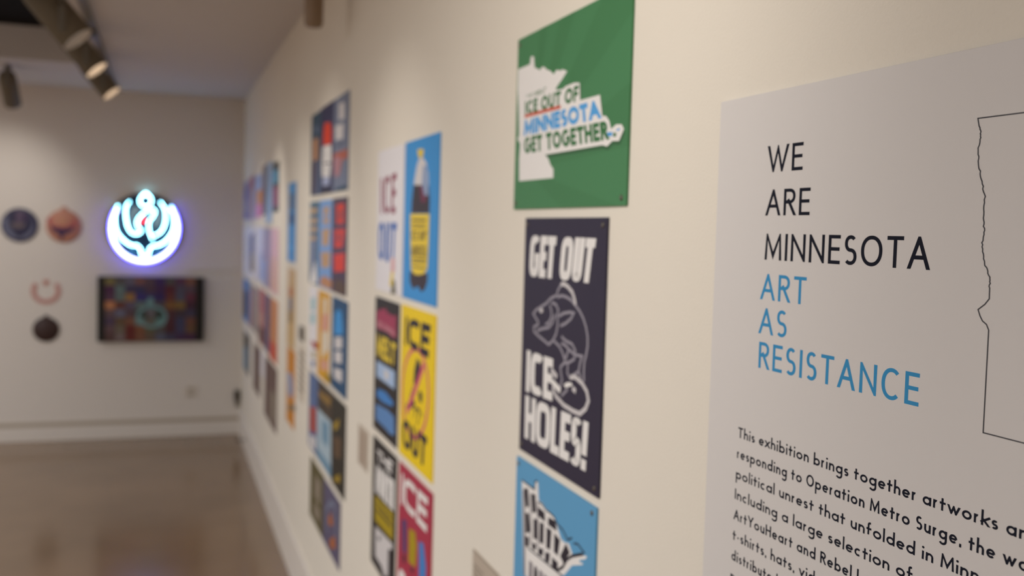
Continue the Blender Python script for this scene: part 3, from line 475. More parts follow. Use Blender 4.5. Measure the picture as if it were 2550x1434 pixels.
   ('lettering','p','tan',[(4.7214,-0.008),(4.5147,-0.0034),(4.5122,-0.0242),(4.7188,-0.0297)]),
   ('lettering','p','tan',[(4.7164,-0.0496),(4.5412,-0.0436),(4.5388,-0.0645),(4.714,-0.0694)]),
   ('picture','p','white',[(4.6637,-0.1653),(4.5399,-0.1571),(4.4925,-0.2525),(4.6905,-0.2639)]),
   ('picture','p','slate',[(4.7135,-0.073),(4.5261,-0.0695),(4.5412,-0.1467),(4.6927,-0.2459)]),
  ]),
 dict(name='poster', label='light blue poster with stacked tan block words above a tan hill', cat='poster', group='posters in the three-column group',
  rect=(4.452, 4.106, -0.262, 0.109), col='cornflower', th=0.004, screws=0, items=[
   ('lettering','p','tan',[(4.3467,0.0776),(4.1762,0.0802),(4.1784,0.0095),(4.3386,0.0075)]),
   ('lettering','p','cornflower',[(4.2788,0.057),(4.2257,0.0582),(4.2263,0.0273),(4.2816,0.0257)]),
   ('lettering','p','tan',[(4.3694,-0.0161),(4.1457,-0.008),(4.1787,-0.0792),(4.3612,-0.0866)]),
   ('lettering','p','tan',[(4.3987,-0.1146),(4.1348,-0.1038),(4.1479,-0.1683),(4.3617,-0.1792)]),
   ('picture','p','tan_orange',[(4.4017,-0.2268),(4.2807,-0.2088),(4.153,-0.2136),(4.0812,-0.2224),(4.0973,-0.2567),(4.3981,-0.2572)]),
  ]),
 dict(name='poster', label='dark plum poster with stacked red block words', cat='poster', group='posters in the three-column group',
  rect=(4.098, 3.758, -0.262, 0.111), col='plum', th=0.004, screws=0, items=[
   ('lettering','p','red_orange',[(3.9992,0.0855),(3.8183,0.0885),(3.8186,0.0118),(3.9906,0.0084)]),
   ('lettering','p','plum_red',[(3.9407,0.0633),(3.8594,0.0639),(3.8553,0.0266),(3.9365,0.0252)]),
   ('lettering','p','red_orange',[(4.036,-0.0136),(3.7906,-0.0073),(3.8437,-0.0791),(4.0278,-0.0867)]),
   ('lettering','p','plum_red',[(3.9771,-0.0285),(3.8853,-0.0259),(3.8818,-0.0575),(3.9733,-0.0623)]),
   ('lettering','p','red_orange',[(4.0443,-0.1122),(3.7892,-0.0984),(3.7903,-0.1677),(4.0268,-0.1819)]),
   ('picture','p','umber',[(4.0229,-0.216),(3.8836,-0.2053),(3.7674,-0.2195),(3.7636,-0.2545),(4.0282,-0.2555)]),
  ]),
 dict(name='poster', label='white poster with pale teal letters and a small red figure', cat='poster', group='posters in the three-column group',
  rect=(4.7250000000000005, 4.46, -0.65, -0.278), col='white_card', th=0.004, screws=0, items=[
   ('lettering','p','pale_teal',[(4.6735,-0.3325),(4.5196,-0.3178),(4.5253,-0.3763),(4.6666,-0.3899)]),
   ('lettering','p','pale_teal',[(4.6783,-0.404),(4.5238,-0.3889),(4.5305,-0.4386),(4.6727,-0.4504)]),
   ('picture','p','brick_red',[(4.6503,-0.5248),(4.5593,-0.5183),(4.4224,-0.5137),(4.4204,-0.5312),(4.5046,-0.5503),(4.6085,-0.5424)]),
   ('picture','p','khaki',[(4.6054,-0.568),(4.504,-0.5557),(4.5122,-0.5931),(4.6144,-0.6026)]),
   ('picture','p','slate_blue',[(4.6131,-0.6135),(4.5111,-0.602),(4.5204,-0.6306),(4.6231,-0.6409)]),
  ]),
 dict(name='poster', label='golden yellow poster with white and pink writing', cat='poster', group='posters in the three-column group',
  rect=(4.442, 4.143, -0.65, -0.28), col='golden', th=0.004, screws=0, items=[
   ('lettering','p','cream',[(4.3052,-0.3061),(4.194,-0.3014),(4.1968,-0.3726),(4.2972,-0.3746)]),
   ('lettering','p','pink_tan',[(4.3315,-0.3776),(4.1444,-0.3579),(4.1471,-0.4284),(4.3581,-0.4501)]),
   ('lettering','p','cream',[(4.323,-0.4499),(4.1467,-0.4318),(4.1384,-0.5045),(4.3209,-0.5683)]),
   ('lettering','p','pink_tan',[(4.344,-0.5713),(4.1543,-0.5535),(4.1498,-0.5933),(4.3387,-0.6163)]),
   ('picture','p','olive_gold',[(4.2134,-0.6125),(4.0744,-0.6026),(4.07,-0.6417),(4.2106,-0.636)]),
  ]),
 dict(name='poster', label='deep blue poster with a bright blue dome above white lettering', cat='poster', group='posters in the three-column group',
  rect=(4.063, 3.708, -0.643, -0.28), col='marine', th=0.004, screws=0, items=[
   ('picture','p','bright_blue',[(3.9962,-0.3904),(3.9816,-0.3439),(3.9162,-0.3192),(3.8402,-0.3255),(3.8083,-0.366),(3.7946,-0.4078),(4.0018,-0.4298)]),
   ('lettering','p','pale_grey',[(3.9909,-0.4383),(3.8116,-0.4188),(3.8069,-0.4616),(3.9857,-0.4846)]),
   ('lettering','p','pale_grey',[(3.9848,-0.4926),(3.8146,-0.475),(3.8095,-0.5209),(3.9798,-0.5372)]),
   ('lettering','p','pale_grey',[(3.9875,-0.5576),(3.7978,-0.544),(3.8015,-0.5942),(3.9828,-0.5991)]),
  ]),
 dict(name='poster', label='flag blue poster with a red bar and a white lower part', cat='poster', group='posters in the three-column group',
  rect=(4.6850000000000005, 4.417, -1.01, -0.668), col='denim', th=0.004, screws=0, items=[
   ('picture','p','brick_red',[(4.6506,-0.8275),(4.4434,-0.8013),(4.4298,-0.9161),(4.6373,-0.9374)]),
   ('picture','p','pale_grey',[(4.6492,-0.9602),(4.4502,-0.9333),(4.4434,-0.9908),(4.6436,-1.0068)]),
  ]),
 dict(name='poster', label='pale icy landscape poster with a dark gold lettered top', cat='poster', group='posters in the three-column group',
  rect=(4.41, 4.013, -1.012, -0.668), col='umber_dark', th=0.004, screws=0, items=[
   ('picture','p','gold_brown',[(4.3874,-0.7143),(4.0469,-0.6929),(4.0798,-0.7344),(4.3632,-0.736)]),
   ('picture','p','ice_grey',[(4.4219,-0.7943),(4.0363,-0.7863),(4.0109,-1.0104),(4.3969,-1.0067)]),
   ('picture','p','steel',[(4.2686,-0.8208),(4.1097,-0.8093),(4.0988,-0.9042),(4.2586,-0.9069)]),
   ('picture','p','steel',[(4.4013,-0.9688),(4.0162,-0.9639),(4.0106,-1.0133),(4.3965,-1.0099)]),
  ]),
 dict(name='poster', label='nearly black poster with dim yellow shapes', cat='poster', group='posters in the three-column group',
  rect=(4.006, 3.708, -1.022, -0.668), col='near_black', th=0.004, screws=0, items=[
   ('picture','p','olive_gold',[(3.9812,-0.7848),(3.8458,-0.7361),(3.8588,-0.7728),(3.9602,-0.81)]),
   ('picture','p','umber',[(3.976,-0.8308),(3.7879,-0.804),(3.7957,-0.8846),(3.9493,-0.9074)]),
   ('picture','p','olive_gold',[(3.9403,-0.9873),(3.8059,-0.9435),(3.8023,-0.9767),(3.9209,-1.0002)]),
  ]),
 dict(name='poster', label='dark olive poster with grey lettering low on the wall', cat='poster', group='posters in the three-column group',
  rect=(4.602, 4.21, -1.315, -1.052), col='olive_dark', th=0.004, screws=0, items=[
   ('lettering','p','taupe',[(4.4533,-1.0981),(4.2786,-1.0945),(4.2876,-1.1985),(4.4648,-1.1934)]),
   ('lettering','p','taupe',[(4.4617,-1.219),(4.2855,-1.217),(4.2996,-1.2785),(4.4682,-1.2804)]),
  ]),
 dict(name='poster', label='grey violet poster with an arch and two orange shapes low on the wall', cat='poster', group='posters in the three-column group',
  rect=(4.203, 3.79, -1.315, -1.054), col='grey_violet', th=0.004, screws=0, items=[
   ('picture','s','slate',[(4.098,-1.2513),(4.1082,-1.1623),(4.0186,-1.1079),(3.9101,-1.0966),(3.8621,-1.2109)],0.02,0),
   ('picture','p','rust',[(4.0665,-1.1873),(3.9959,-1.1436),(3.9367,-1.1803),(4.0446,-1.2114)]),
   ('picture','p','rust',[(4.0196,-1.2643),(3.8975,-1.2098),(3.8747,-1.2553),(3.9978,-1.2906)]),
  ]),
 dict(name='poster', label='blue poster with a dark figure, top of the single far column', cat='poster', group='posters in the single far column',
  rect=(5.617, 5.292, -0.195, 0.224), col='azure', th=0.004, screws=0, items=[
   ('picture','p','navy_blue',[(5.5416,0.0637),(5.3801,0.0659),(5.3444,0.0098),(5.5332,-0.0013)]),
   ('picture','p','slate_blue',[(5.5854,0.1657),(5.3363,0.1664),(5.3251,0.0794),(5.5735,0.0748)]),
   ('picture','p','sky_blue',[(5.5814,-0.1106),(5.3569,-0.1056),(5.3534,-0.1321),(5.5783,-0.1343)]),
  ]),
 dict(name='poster', label='sand coloured poster with a small dark figure, middle of the single far column', cat='poster', group='posters in the single far column',
  rect=(5.582, 5.268, -0.646, -0.232), col='sand', th=0.004, screws=0, items=[
   ('picture','p','terracotta',[(5.535,-0.3375),(5.344,-0.3257),(5.3382,-0.371),(5.5288,-0.3844)]),
   ('picture','p','slate',[(5.5278,-0.3922),(5.3681,-0.3808),(5.3593,-0.449),(5.5186,-0.4624)]),
   ('picture','p','umber_light',[(5.5186,-0.4624),(5.3748,-0.4503),(5.367,-0.5111),(5.5104,-0.5247)]),
  ]),
 dict(name='poster', label='orange poster with a blue grey oval, bottom of the single far column', cat='poster', group='posters in the single far column',
  rect=(5.56, 5.232, -1.055, -0.655), col='orange', th=0.004, screws=0, items=[
   ('picture','p','blue_grey',[(5.5394,-0.8036),(5.4013,-0.7755),(5.2959,-0.8017),(5.2714,-0.8636),(5.349,-0.9134),(5.4897,-0.9072)]),
   ('picture','p','umber_light',[(5.4826,-0.9613),(5.215,-0.9194),(5.2104,-0.9551),(5.4782,-0.9946)]),
  ]),
 dict(name='poster', label='lilac and purple poster at the far end of the top row, by the corner', cat='poster', group='posters in the far group by the corner',
  rect=(8.8, 8.31, 0.035, 0.345), col='lilac', th=0.003, screws=0, items=[
   ('picture','p','violet',[(8.7,0.3),(8.36,0.3),(8.36,0.19),(8.7,0.19)]),
   ('picture','p','violet',[(8.7,0.09),(8.36,0.09),(8.36,0.04),(8.7,0.04)]),
  ]),
 dict(name='poster', label='pale rose poster, second from the corner in the top row', cat='poster', group='posters in the far group by the corner',
  rect=(8.27, 7.79, 0.03, 0.365), col='rose_grey', th=0.003, screws=0, items=[
   ('picture','p','rose',[(8.2,0.36),(7.85,0.36),(7.85,0.27),(8.2,0.27)]),
  ]),
 dict(name='poster', label='striped poster in blue, orange and pink, third from the corner', cat='poster', group='posters in the far group by the corner',
  rect=(7.75, 7.18, 0.045, 0.35), col='periwinkle', th=0.003, screws=0, items=[
   ('picture','p','orange',[(7.55,0.24),(7.18,0.24),(7.18,0.14),(7.55,0.14)]),
   ('picture','p','orchid',[(7.6,0.14),(7.18,0.14),(7.18,0.047),(7.6,0.047)]),
  ]),
 dict(name='poster', label='brown poster in the top row of the far group', cat='poster', group='posters in the far group by the corner',
  rect=(7.16, 6.9, 0.065, 0.395), col='brown_red', th=0.003, screws=0, items=[
   ('picture','p','grey',[(7.1,0.38),(6.95,0.38),(6.95,0.26),(7.1,0.26)]),
  ]),
 dict(name='poster', label='light blue poster taller than its neighbours, top row of the far group', cat='poster', group='posters in the far group by the corner',
  rect=(6.86, 6.5, 0.008, 0.398), col='powder_blue', th=0.003, screws=0, items=[
   ('picture','p','cornflower',[(6.6,0.34),(6.5,0.34),(6.5,0.05),(6.6,0.05)]),
  ]),
 dict(name='poster', label='dark poster with teal and red bands at the near end of the top row', cat='poster', group='posters in the far group by the corner',
  rect=(6.44, 6.12, 0.077, 0.378), col='near_black', th=0.003, screws=0, items=[
   ('picture','p','teal_bright',[(6.44,0.33),(6.15,0.33),(6.15,0.25),(6.44,0.25)]),
   ('picture','p','berry',[(6.42,0.23),(6.14,0.23),(6.14,0.11),(6.42,0.11)]),
  ]),
 dict(name='poster', label='white poster by the corner in the second row of the far group', cat='poster', group='posters in the far group by the corner',
  rect=(8.66, 8.27, -0.4, -0.025), col='white_card', th=0.003, screws=0, items=[
   ('picture','p','pale_grey',[(8.5,-0.1),(8.3,-0.1),(8.3,-0.3),(8.5,-0.3)]),
  ]),
 dict(name='poster', label='white poster with a grey and brown standing figure, far group', cat='poster', group='posters in the far group by the corner',
  rect=(8.26, 7.6, -0.4, -0.025), col='white_card', th=0.003, screws=0, items=[
   ('picture','p','slate_violet',[(8.1,-0.1),(7.7,-0.05),(7.7,-0.22),(8.1,-0.22)]),
   ('picture','p','taupe',[(8.1,-0.22),(7.7,-0.22),(7.7,-0.36),(8.1,-0.36)]),
  ]),
 dict(name='poster', label='very pale lavender poster, middle of the second row of the far group', cat='poster', group='posters in the far group by the corner',
  rect=(7.5, 7.03, -0.4, -0.022), col='pale_lavender', th=0.003, screws=0, items=[
   ('picture','p','periwinkle',[(7.2,-0.2),(7.03,-0.2),(7.03,-0.38),(7.2,-0.38)]),
  ]),
 dict(name='poster', label='mauve poster in the second row of the far group', cat='poster', group='posters in the far group by the corner',
  rect=(7.0, 6.56, -0.41, -0.024), col='mauve_grey', th=0.003, screws=0, items=[
   ('picture','p','periwinkle',[(7.0,-0.24),(6.8,-0.24),(6.8,-0.4),(7.0,-0.4)]),
  ]),
 dict(name='poster', label='soft pink poster at the near end of the second row', cat='poster', group='posters in the far group by the corner',
  rect=(6.52, 6.08, -0.42, -0.022), col='salmon_pale', th=0.003, screws=0, items=[
   ('picture','p','peach',[(6.5,-0.2),(6.1,-0.2),(6.1,-0.4),(6.5,-0.4)]),
  ]),
 dict(name='poster', label='navy blue poster by the corner in the third row', cat='poster', group='posters in the far group by the corner',
  rect=(8.74, 8.14, -0.79, -0.45), col='steel_blue', th=0.003, screws=0, items=[
   ('picture','p','navy_blue',[(8.7,-0.55),(8.3,-0.55),(8.3,-0.75),(8.7,-0.75)]),
  ]),
 dict(name='poster', label='grey poster in the third row of the far group', cat='poster', group='posters in the far group by the corner',
  rect=(8.06, 7.38, -0.79, -0.46), col='taupe_light', th=0.003, screws=0, items=[
   ('picture','p','rose',[(7.98,-0.5),(7.85,-0.5),(7.85,-0.78),(7.98,-0.78)]),
  ]),
 dict(name='poster', label='red poster with a pale rose lower half, third row of the far group', cat='poster', group='posters in the far group by the corner',
  rect=(7.29, 6.82, -0.82, -0.447), col='soft_red', th=0.003, screws=0, items=[
   ('picture','p','rose_dust',[(7.28,-0.6),(6.83,-0.6),(6.83,-0.69),(7.28,-0.69)]),
   ('picture','p','brown_red',[(7.28,-0.7),(6.83,-0.7),(6.83,-0.81),(7.28,-0.81)]),
  ]),
 dict(name='poster', label='dark violet poster in the third row of the far group', cat='poster', group='posters in the far group by the corner',
  rect=(6.8, 6.52, -0.825, -0.455), col='slate_violet', th=0.003, screws=0, items=[
  ]),
 dict(name='poster', label='orange poster with a red foot at the near end of the third row', cat='poster', group='posters in the far group by the corner',
  rect=(6.49, 6.08, -0.835, -0.457), col='orange_bright', th=0.003, screws=0, items=[
   ('picture','p','red',[(6.49,-0.72),(6.09,-0.72),(6.09,-0.832),(6.49,-0.832)]),
  ]),
 dict(name='poster', label='dark and blue poster by the corner in the bottom row', cat='poster', group='posters in the far group by the corner',
  rect=(8.62, 8.05, -1.19, -0.88), col='charcoal', th=0.003, screws=0, items=[
   ('picture','p','steel',[(8.6,-1.0),(8.25,-1.0),(8.25,-1.18),(8.6,-1.18)]),
  ]),
 dict(name='poster', label='narrow brown poster in the bottom row of the far group', cat='poster', group='posters in the far group by the corner',
  rect=(7.63, 7.13, -1.205, -0.87), col='umber_red', th=0.003, screws=0, items=[
  ]),
 dict(name='poster', label='small white sheet in the bottom row of the far group', cat='poster', group='posters in the far group by the corner',
  rect=(7.1, 6.8, -1.03, -0.855), col='white_card', th=0.003, screws=0, items=[
  ]),
 dict(name='poster', label='large brown poster at the near end of the bottom row', cat='poster', group='posters in the far group by the corner',
  rect=(6.78, 6.06, -1.245, -0.862), col='umber_red', th=0.003, screws=0, items=[
   ('picture','p','taupe',[(6.4,-1.02),(6.12,-1.02),(6.12,-1.2),(6.4,-1.2)]),
  ]),
]
NEON = {'bud': [(-0.1482, 0.2106), (-0.1268, 0.2291), (-0.1052, 0.2122)],
 'cyanl': [(-0.2877, -0.2335), (-0.2022, -0.2495), (-0.2067, -0.2826)],
 'cyanr': [(0.033, -0.2268), (-0.0538, -0.2491), (-0.0488, -0.2796)],
 'eye': [(-0.1468, 0.0208), (-0.1325, 0.0212), (-0.1419, -0.0069), (-0.1561, -0.015), (-0.161, -0.0024)],
 'flower': [(-0.081, 0.1675), (-0.0824, 0.155), (-0.0869, 0.1432), (-0.094, 0.133), (-0.1034, 0.125), (-0.1143, 0.1198), (-0.126, 0.1178), (-0.1378, 0.119), (-0.1488, 0.1234), (-0.1582, 0.1307),
            (-0.1654, 0.1404), (-0.17, 0.1519), (-0.1717, 0.1642), (-0.1702, 0.1767), (-0.1658, 0.1885), (-0.1586, 0.1987), (-0.1493, 0.2067), (-0.1384, 0.2119), (-0.1267, 0.214), (-0.115, 0.2128),
            (-0.104, 0.2084), (-0.0945, 0.2011), (-0.0872, 0.1914), (-0.0826, 0.1799), (-0.081, 0.1675)],
 'gapl': [(-0.2094, 0.1275), (-0.1568, 0.0838), (-0.1994, 0.0521), (-0.2229, 0.0109), (-0.2225, -0.0548), (-0.2465, -0.01), (-0.2516, 0.0504), (-0.2377, 0.1013)],
 'gapr': [(-0.047, 0.123), (-0.018, 0.0986), (0.0017, 0.0483), (-0.0074, -0.0132), (-0.0456, -0.0627), (-0.0699, -0.0303), (-0.0558, 0.0159), (-0.0321, 0.0574)],
 'hole': [(0.1556, -0.0521), (0.1531, -0.095), (0.145, -0.1373), (0.1314, -0.178), (0.1125, -0.2164), (0.0889, -0.2517), (0.0608, -0.2831), (0.0291, -0.3102), (-0.0059, -0.3322), (-0.0432, -0.3489),
          (-0.0822, -0.3598), (-0.1222, -0.3649), (-0.1622, -0.364), (-0.2016, -0.3573), (-0.2395, -0.3447), (-0.2753, -0.3267), (-0.3082, -0.3036), (-0.3377, -0.2758), (-0.3632, -0.244),
          (-0.3842, -0.2086), (-0.4004, -0.1705), (-0.4114, -0.1303), (-0.417, -0.0888), (-0.4172, -0.0467), (-0.412, -0.005), (-0.4014, 0.0357), (-0.3857, 0.0746), (-0.3651, 0.1109),
          (-0.3401, 0.144), (-0.311, 0.1732), (-0.2785, 0.1979), (-0.243, 0.2177), (-0.2054, 0.2322), (-0.1663, 0.2411), (-0.1265, 0.2441), (-0.0867, 0.2413), (-0.0477, 0.2325), (-0.0102, 0.218),
          (0.0249, 0.1981), (0.057, 0.173), (0.0855, 0.1433), (0.1097, 0.1095), (0.1291, 0.0723), (0.1434, 0.0324), (0.1523, -0.0093)],
 'outer': [(0.0653, 0.1122), (0.081, 0.0895), (0.0943, 0.0652), (0.105, 0.0394), (0.1132, 0.0125), (0.1186, -0.0153), (0.1212, -0.0435), (0.1209, -0.072), (0.1179, -0.1003), (0.1121, -0.1282),
           (0.1035, -0.1553), (0.0923, -0.1814), (0.0786, -0.2061), (0.0626, -0.2291), (0.0444, -0.2503), (0.0243, -0.2694), (0.0024, -0.2861), (-0.0209, -0.3003), (-0.0455, -0.3118),
           (-0.071, -0.3205), (-0.0971, -0.3264), (-0.1236, -0.3293), (-0.1501, -0.3292), (-0.1764, -0.3262), (-0.2022, -0.3203), (-0.2272, -0.3116), (-0.2512, -0.3001), (-0.2738, -0.286),
           (-0.2948, -0.2695), (-0.3141, -0.2508), (-0.3314, -0.23), (-0.3465, -0.2074), (-0.3593, -0.1832), (-0.3696, -0.1577), (-0.3773, -0.1312), (-0.3824, -0.1039), (-0.3849, -0.0762),
           (-0.3846, -0.0483), (-0.3815, -0.0205), (-0.3758, 0.0068), (-0.3675, 0.0334), (-0.3567, 0.059), (-0.3434, 0.0834)],
 'rim': [(0.0775, 0.1227), (0.0941, 0.0987), (0.1082, 0.0728), (0.1196, 0.0454), (0.1282, 0.0169), (0.134, -0.0125), (0.1368, -0.0425), (0.1365, -0.0727), (0.1333, -0.1028), (0.1271, -0.1324),
         (0.118, -0.1611), (0.1061, -0.1888), (0.0916, -0.215), (0.0746, -0.2394), (0.0553, -0.2619), (0.0339, -0.2821), (0.0107, -0.2998), (-0.0141, -0.3148), (-0.0401, -0.3271), (-0.0671, -0.3363),
         (-0.0948, -0.3425), (-0.1229, -0.3456), (-0.1511, -0.3455), (-0.179, -0.3423), (-0.2063, -0.336), (-0.2328, -0.3267), (-0.2582, -0.3146), (-0.2822, -0.2996), (-0.3045, -0.2821),
         (-0.3249, -0.2622), (-0.3432, -0.2402), (-0.3592, -0.2162), (-0.3727, -0.1906), (-0.3837, -0.1635), (-0.3919, -0.1354), (-0.3973, -0.1065), (-0.3998, -0.0771), (-0.3995, -0.0476),
         (-0.3963, -0.0182), (-0.3903, 0.0108), (-0.3814, 0.039), (-0.3699, 0.0661), (-0.3559, 0.0919)],
 'wave': [(-0.3368, 0.1231), (-0.3576, 0.0621), (-0.3619, -0.0134), (-0.3498, -0.0835), (-0.3165, -0.1381), (-0.269, -0.1825), (-0.2263, -0.2043), (-0.193, -0.2036), (-0.1642, -0.2309),
          (-0.1568, -0.2664), (-0.1278, -0.3066), (-0.0993, -0.2653), (-0.0924, -0.2294), (-0.0638, -0.2033), (-0.0301, -0.2), (0.0132, -0.1786), (0.0564, -0.1341), (0.0899, -0.0718), (0.099, 0.0002),
          (0.0886, 0.0766), (0.0736, 0.1272)],
 'wing': [(-0.2475, 0.1564), (-0.2709, 0.1254), (-0.2801, 0.0747), (-0.2749, 0.0093), (-0.2604, -0.0559), (-0.2269, -0.103), (-0.1841, -0.107), (-0.1581, -0.081), (-0.1773, -0.0587),
          (-0.1917, -0.0337), (-0.1896, -0.0033), (-0.1755, 0.0275), (-0.1471, 0.0588), (-0.1091, 0.0854), (-0.0708, 0.0968), (-0.0539, 0.077), (-0.0704, 0.0358), (-0.0965, -0.0005),
          (-0.1009, -0.0464), (-0.0934, -0.092), (-0.0763, -0.1373), (-0.069, -0.1525)],
 'wing2': [(-0.0136, 0.1598), (0.0181, 0.1151), (0.0306, 0.0594), (0.0264, -0.0122), (0.0027, -0.0741), (-0.0308, -0.1056), (-0.0596, -0.1217)]}
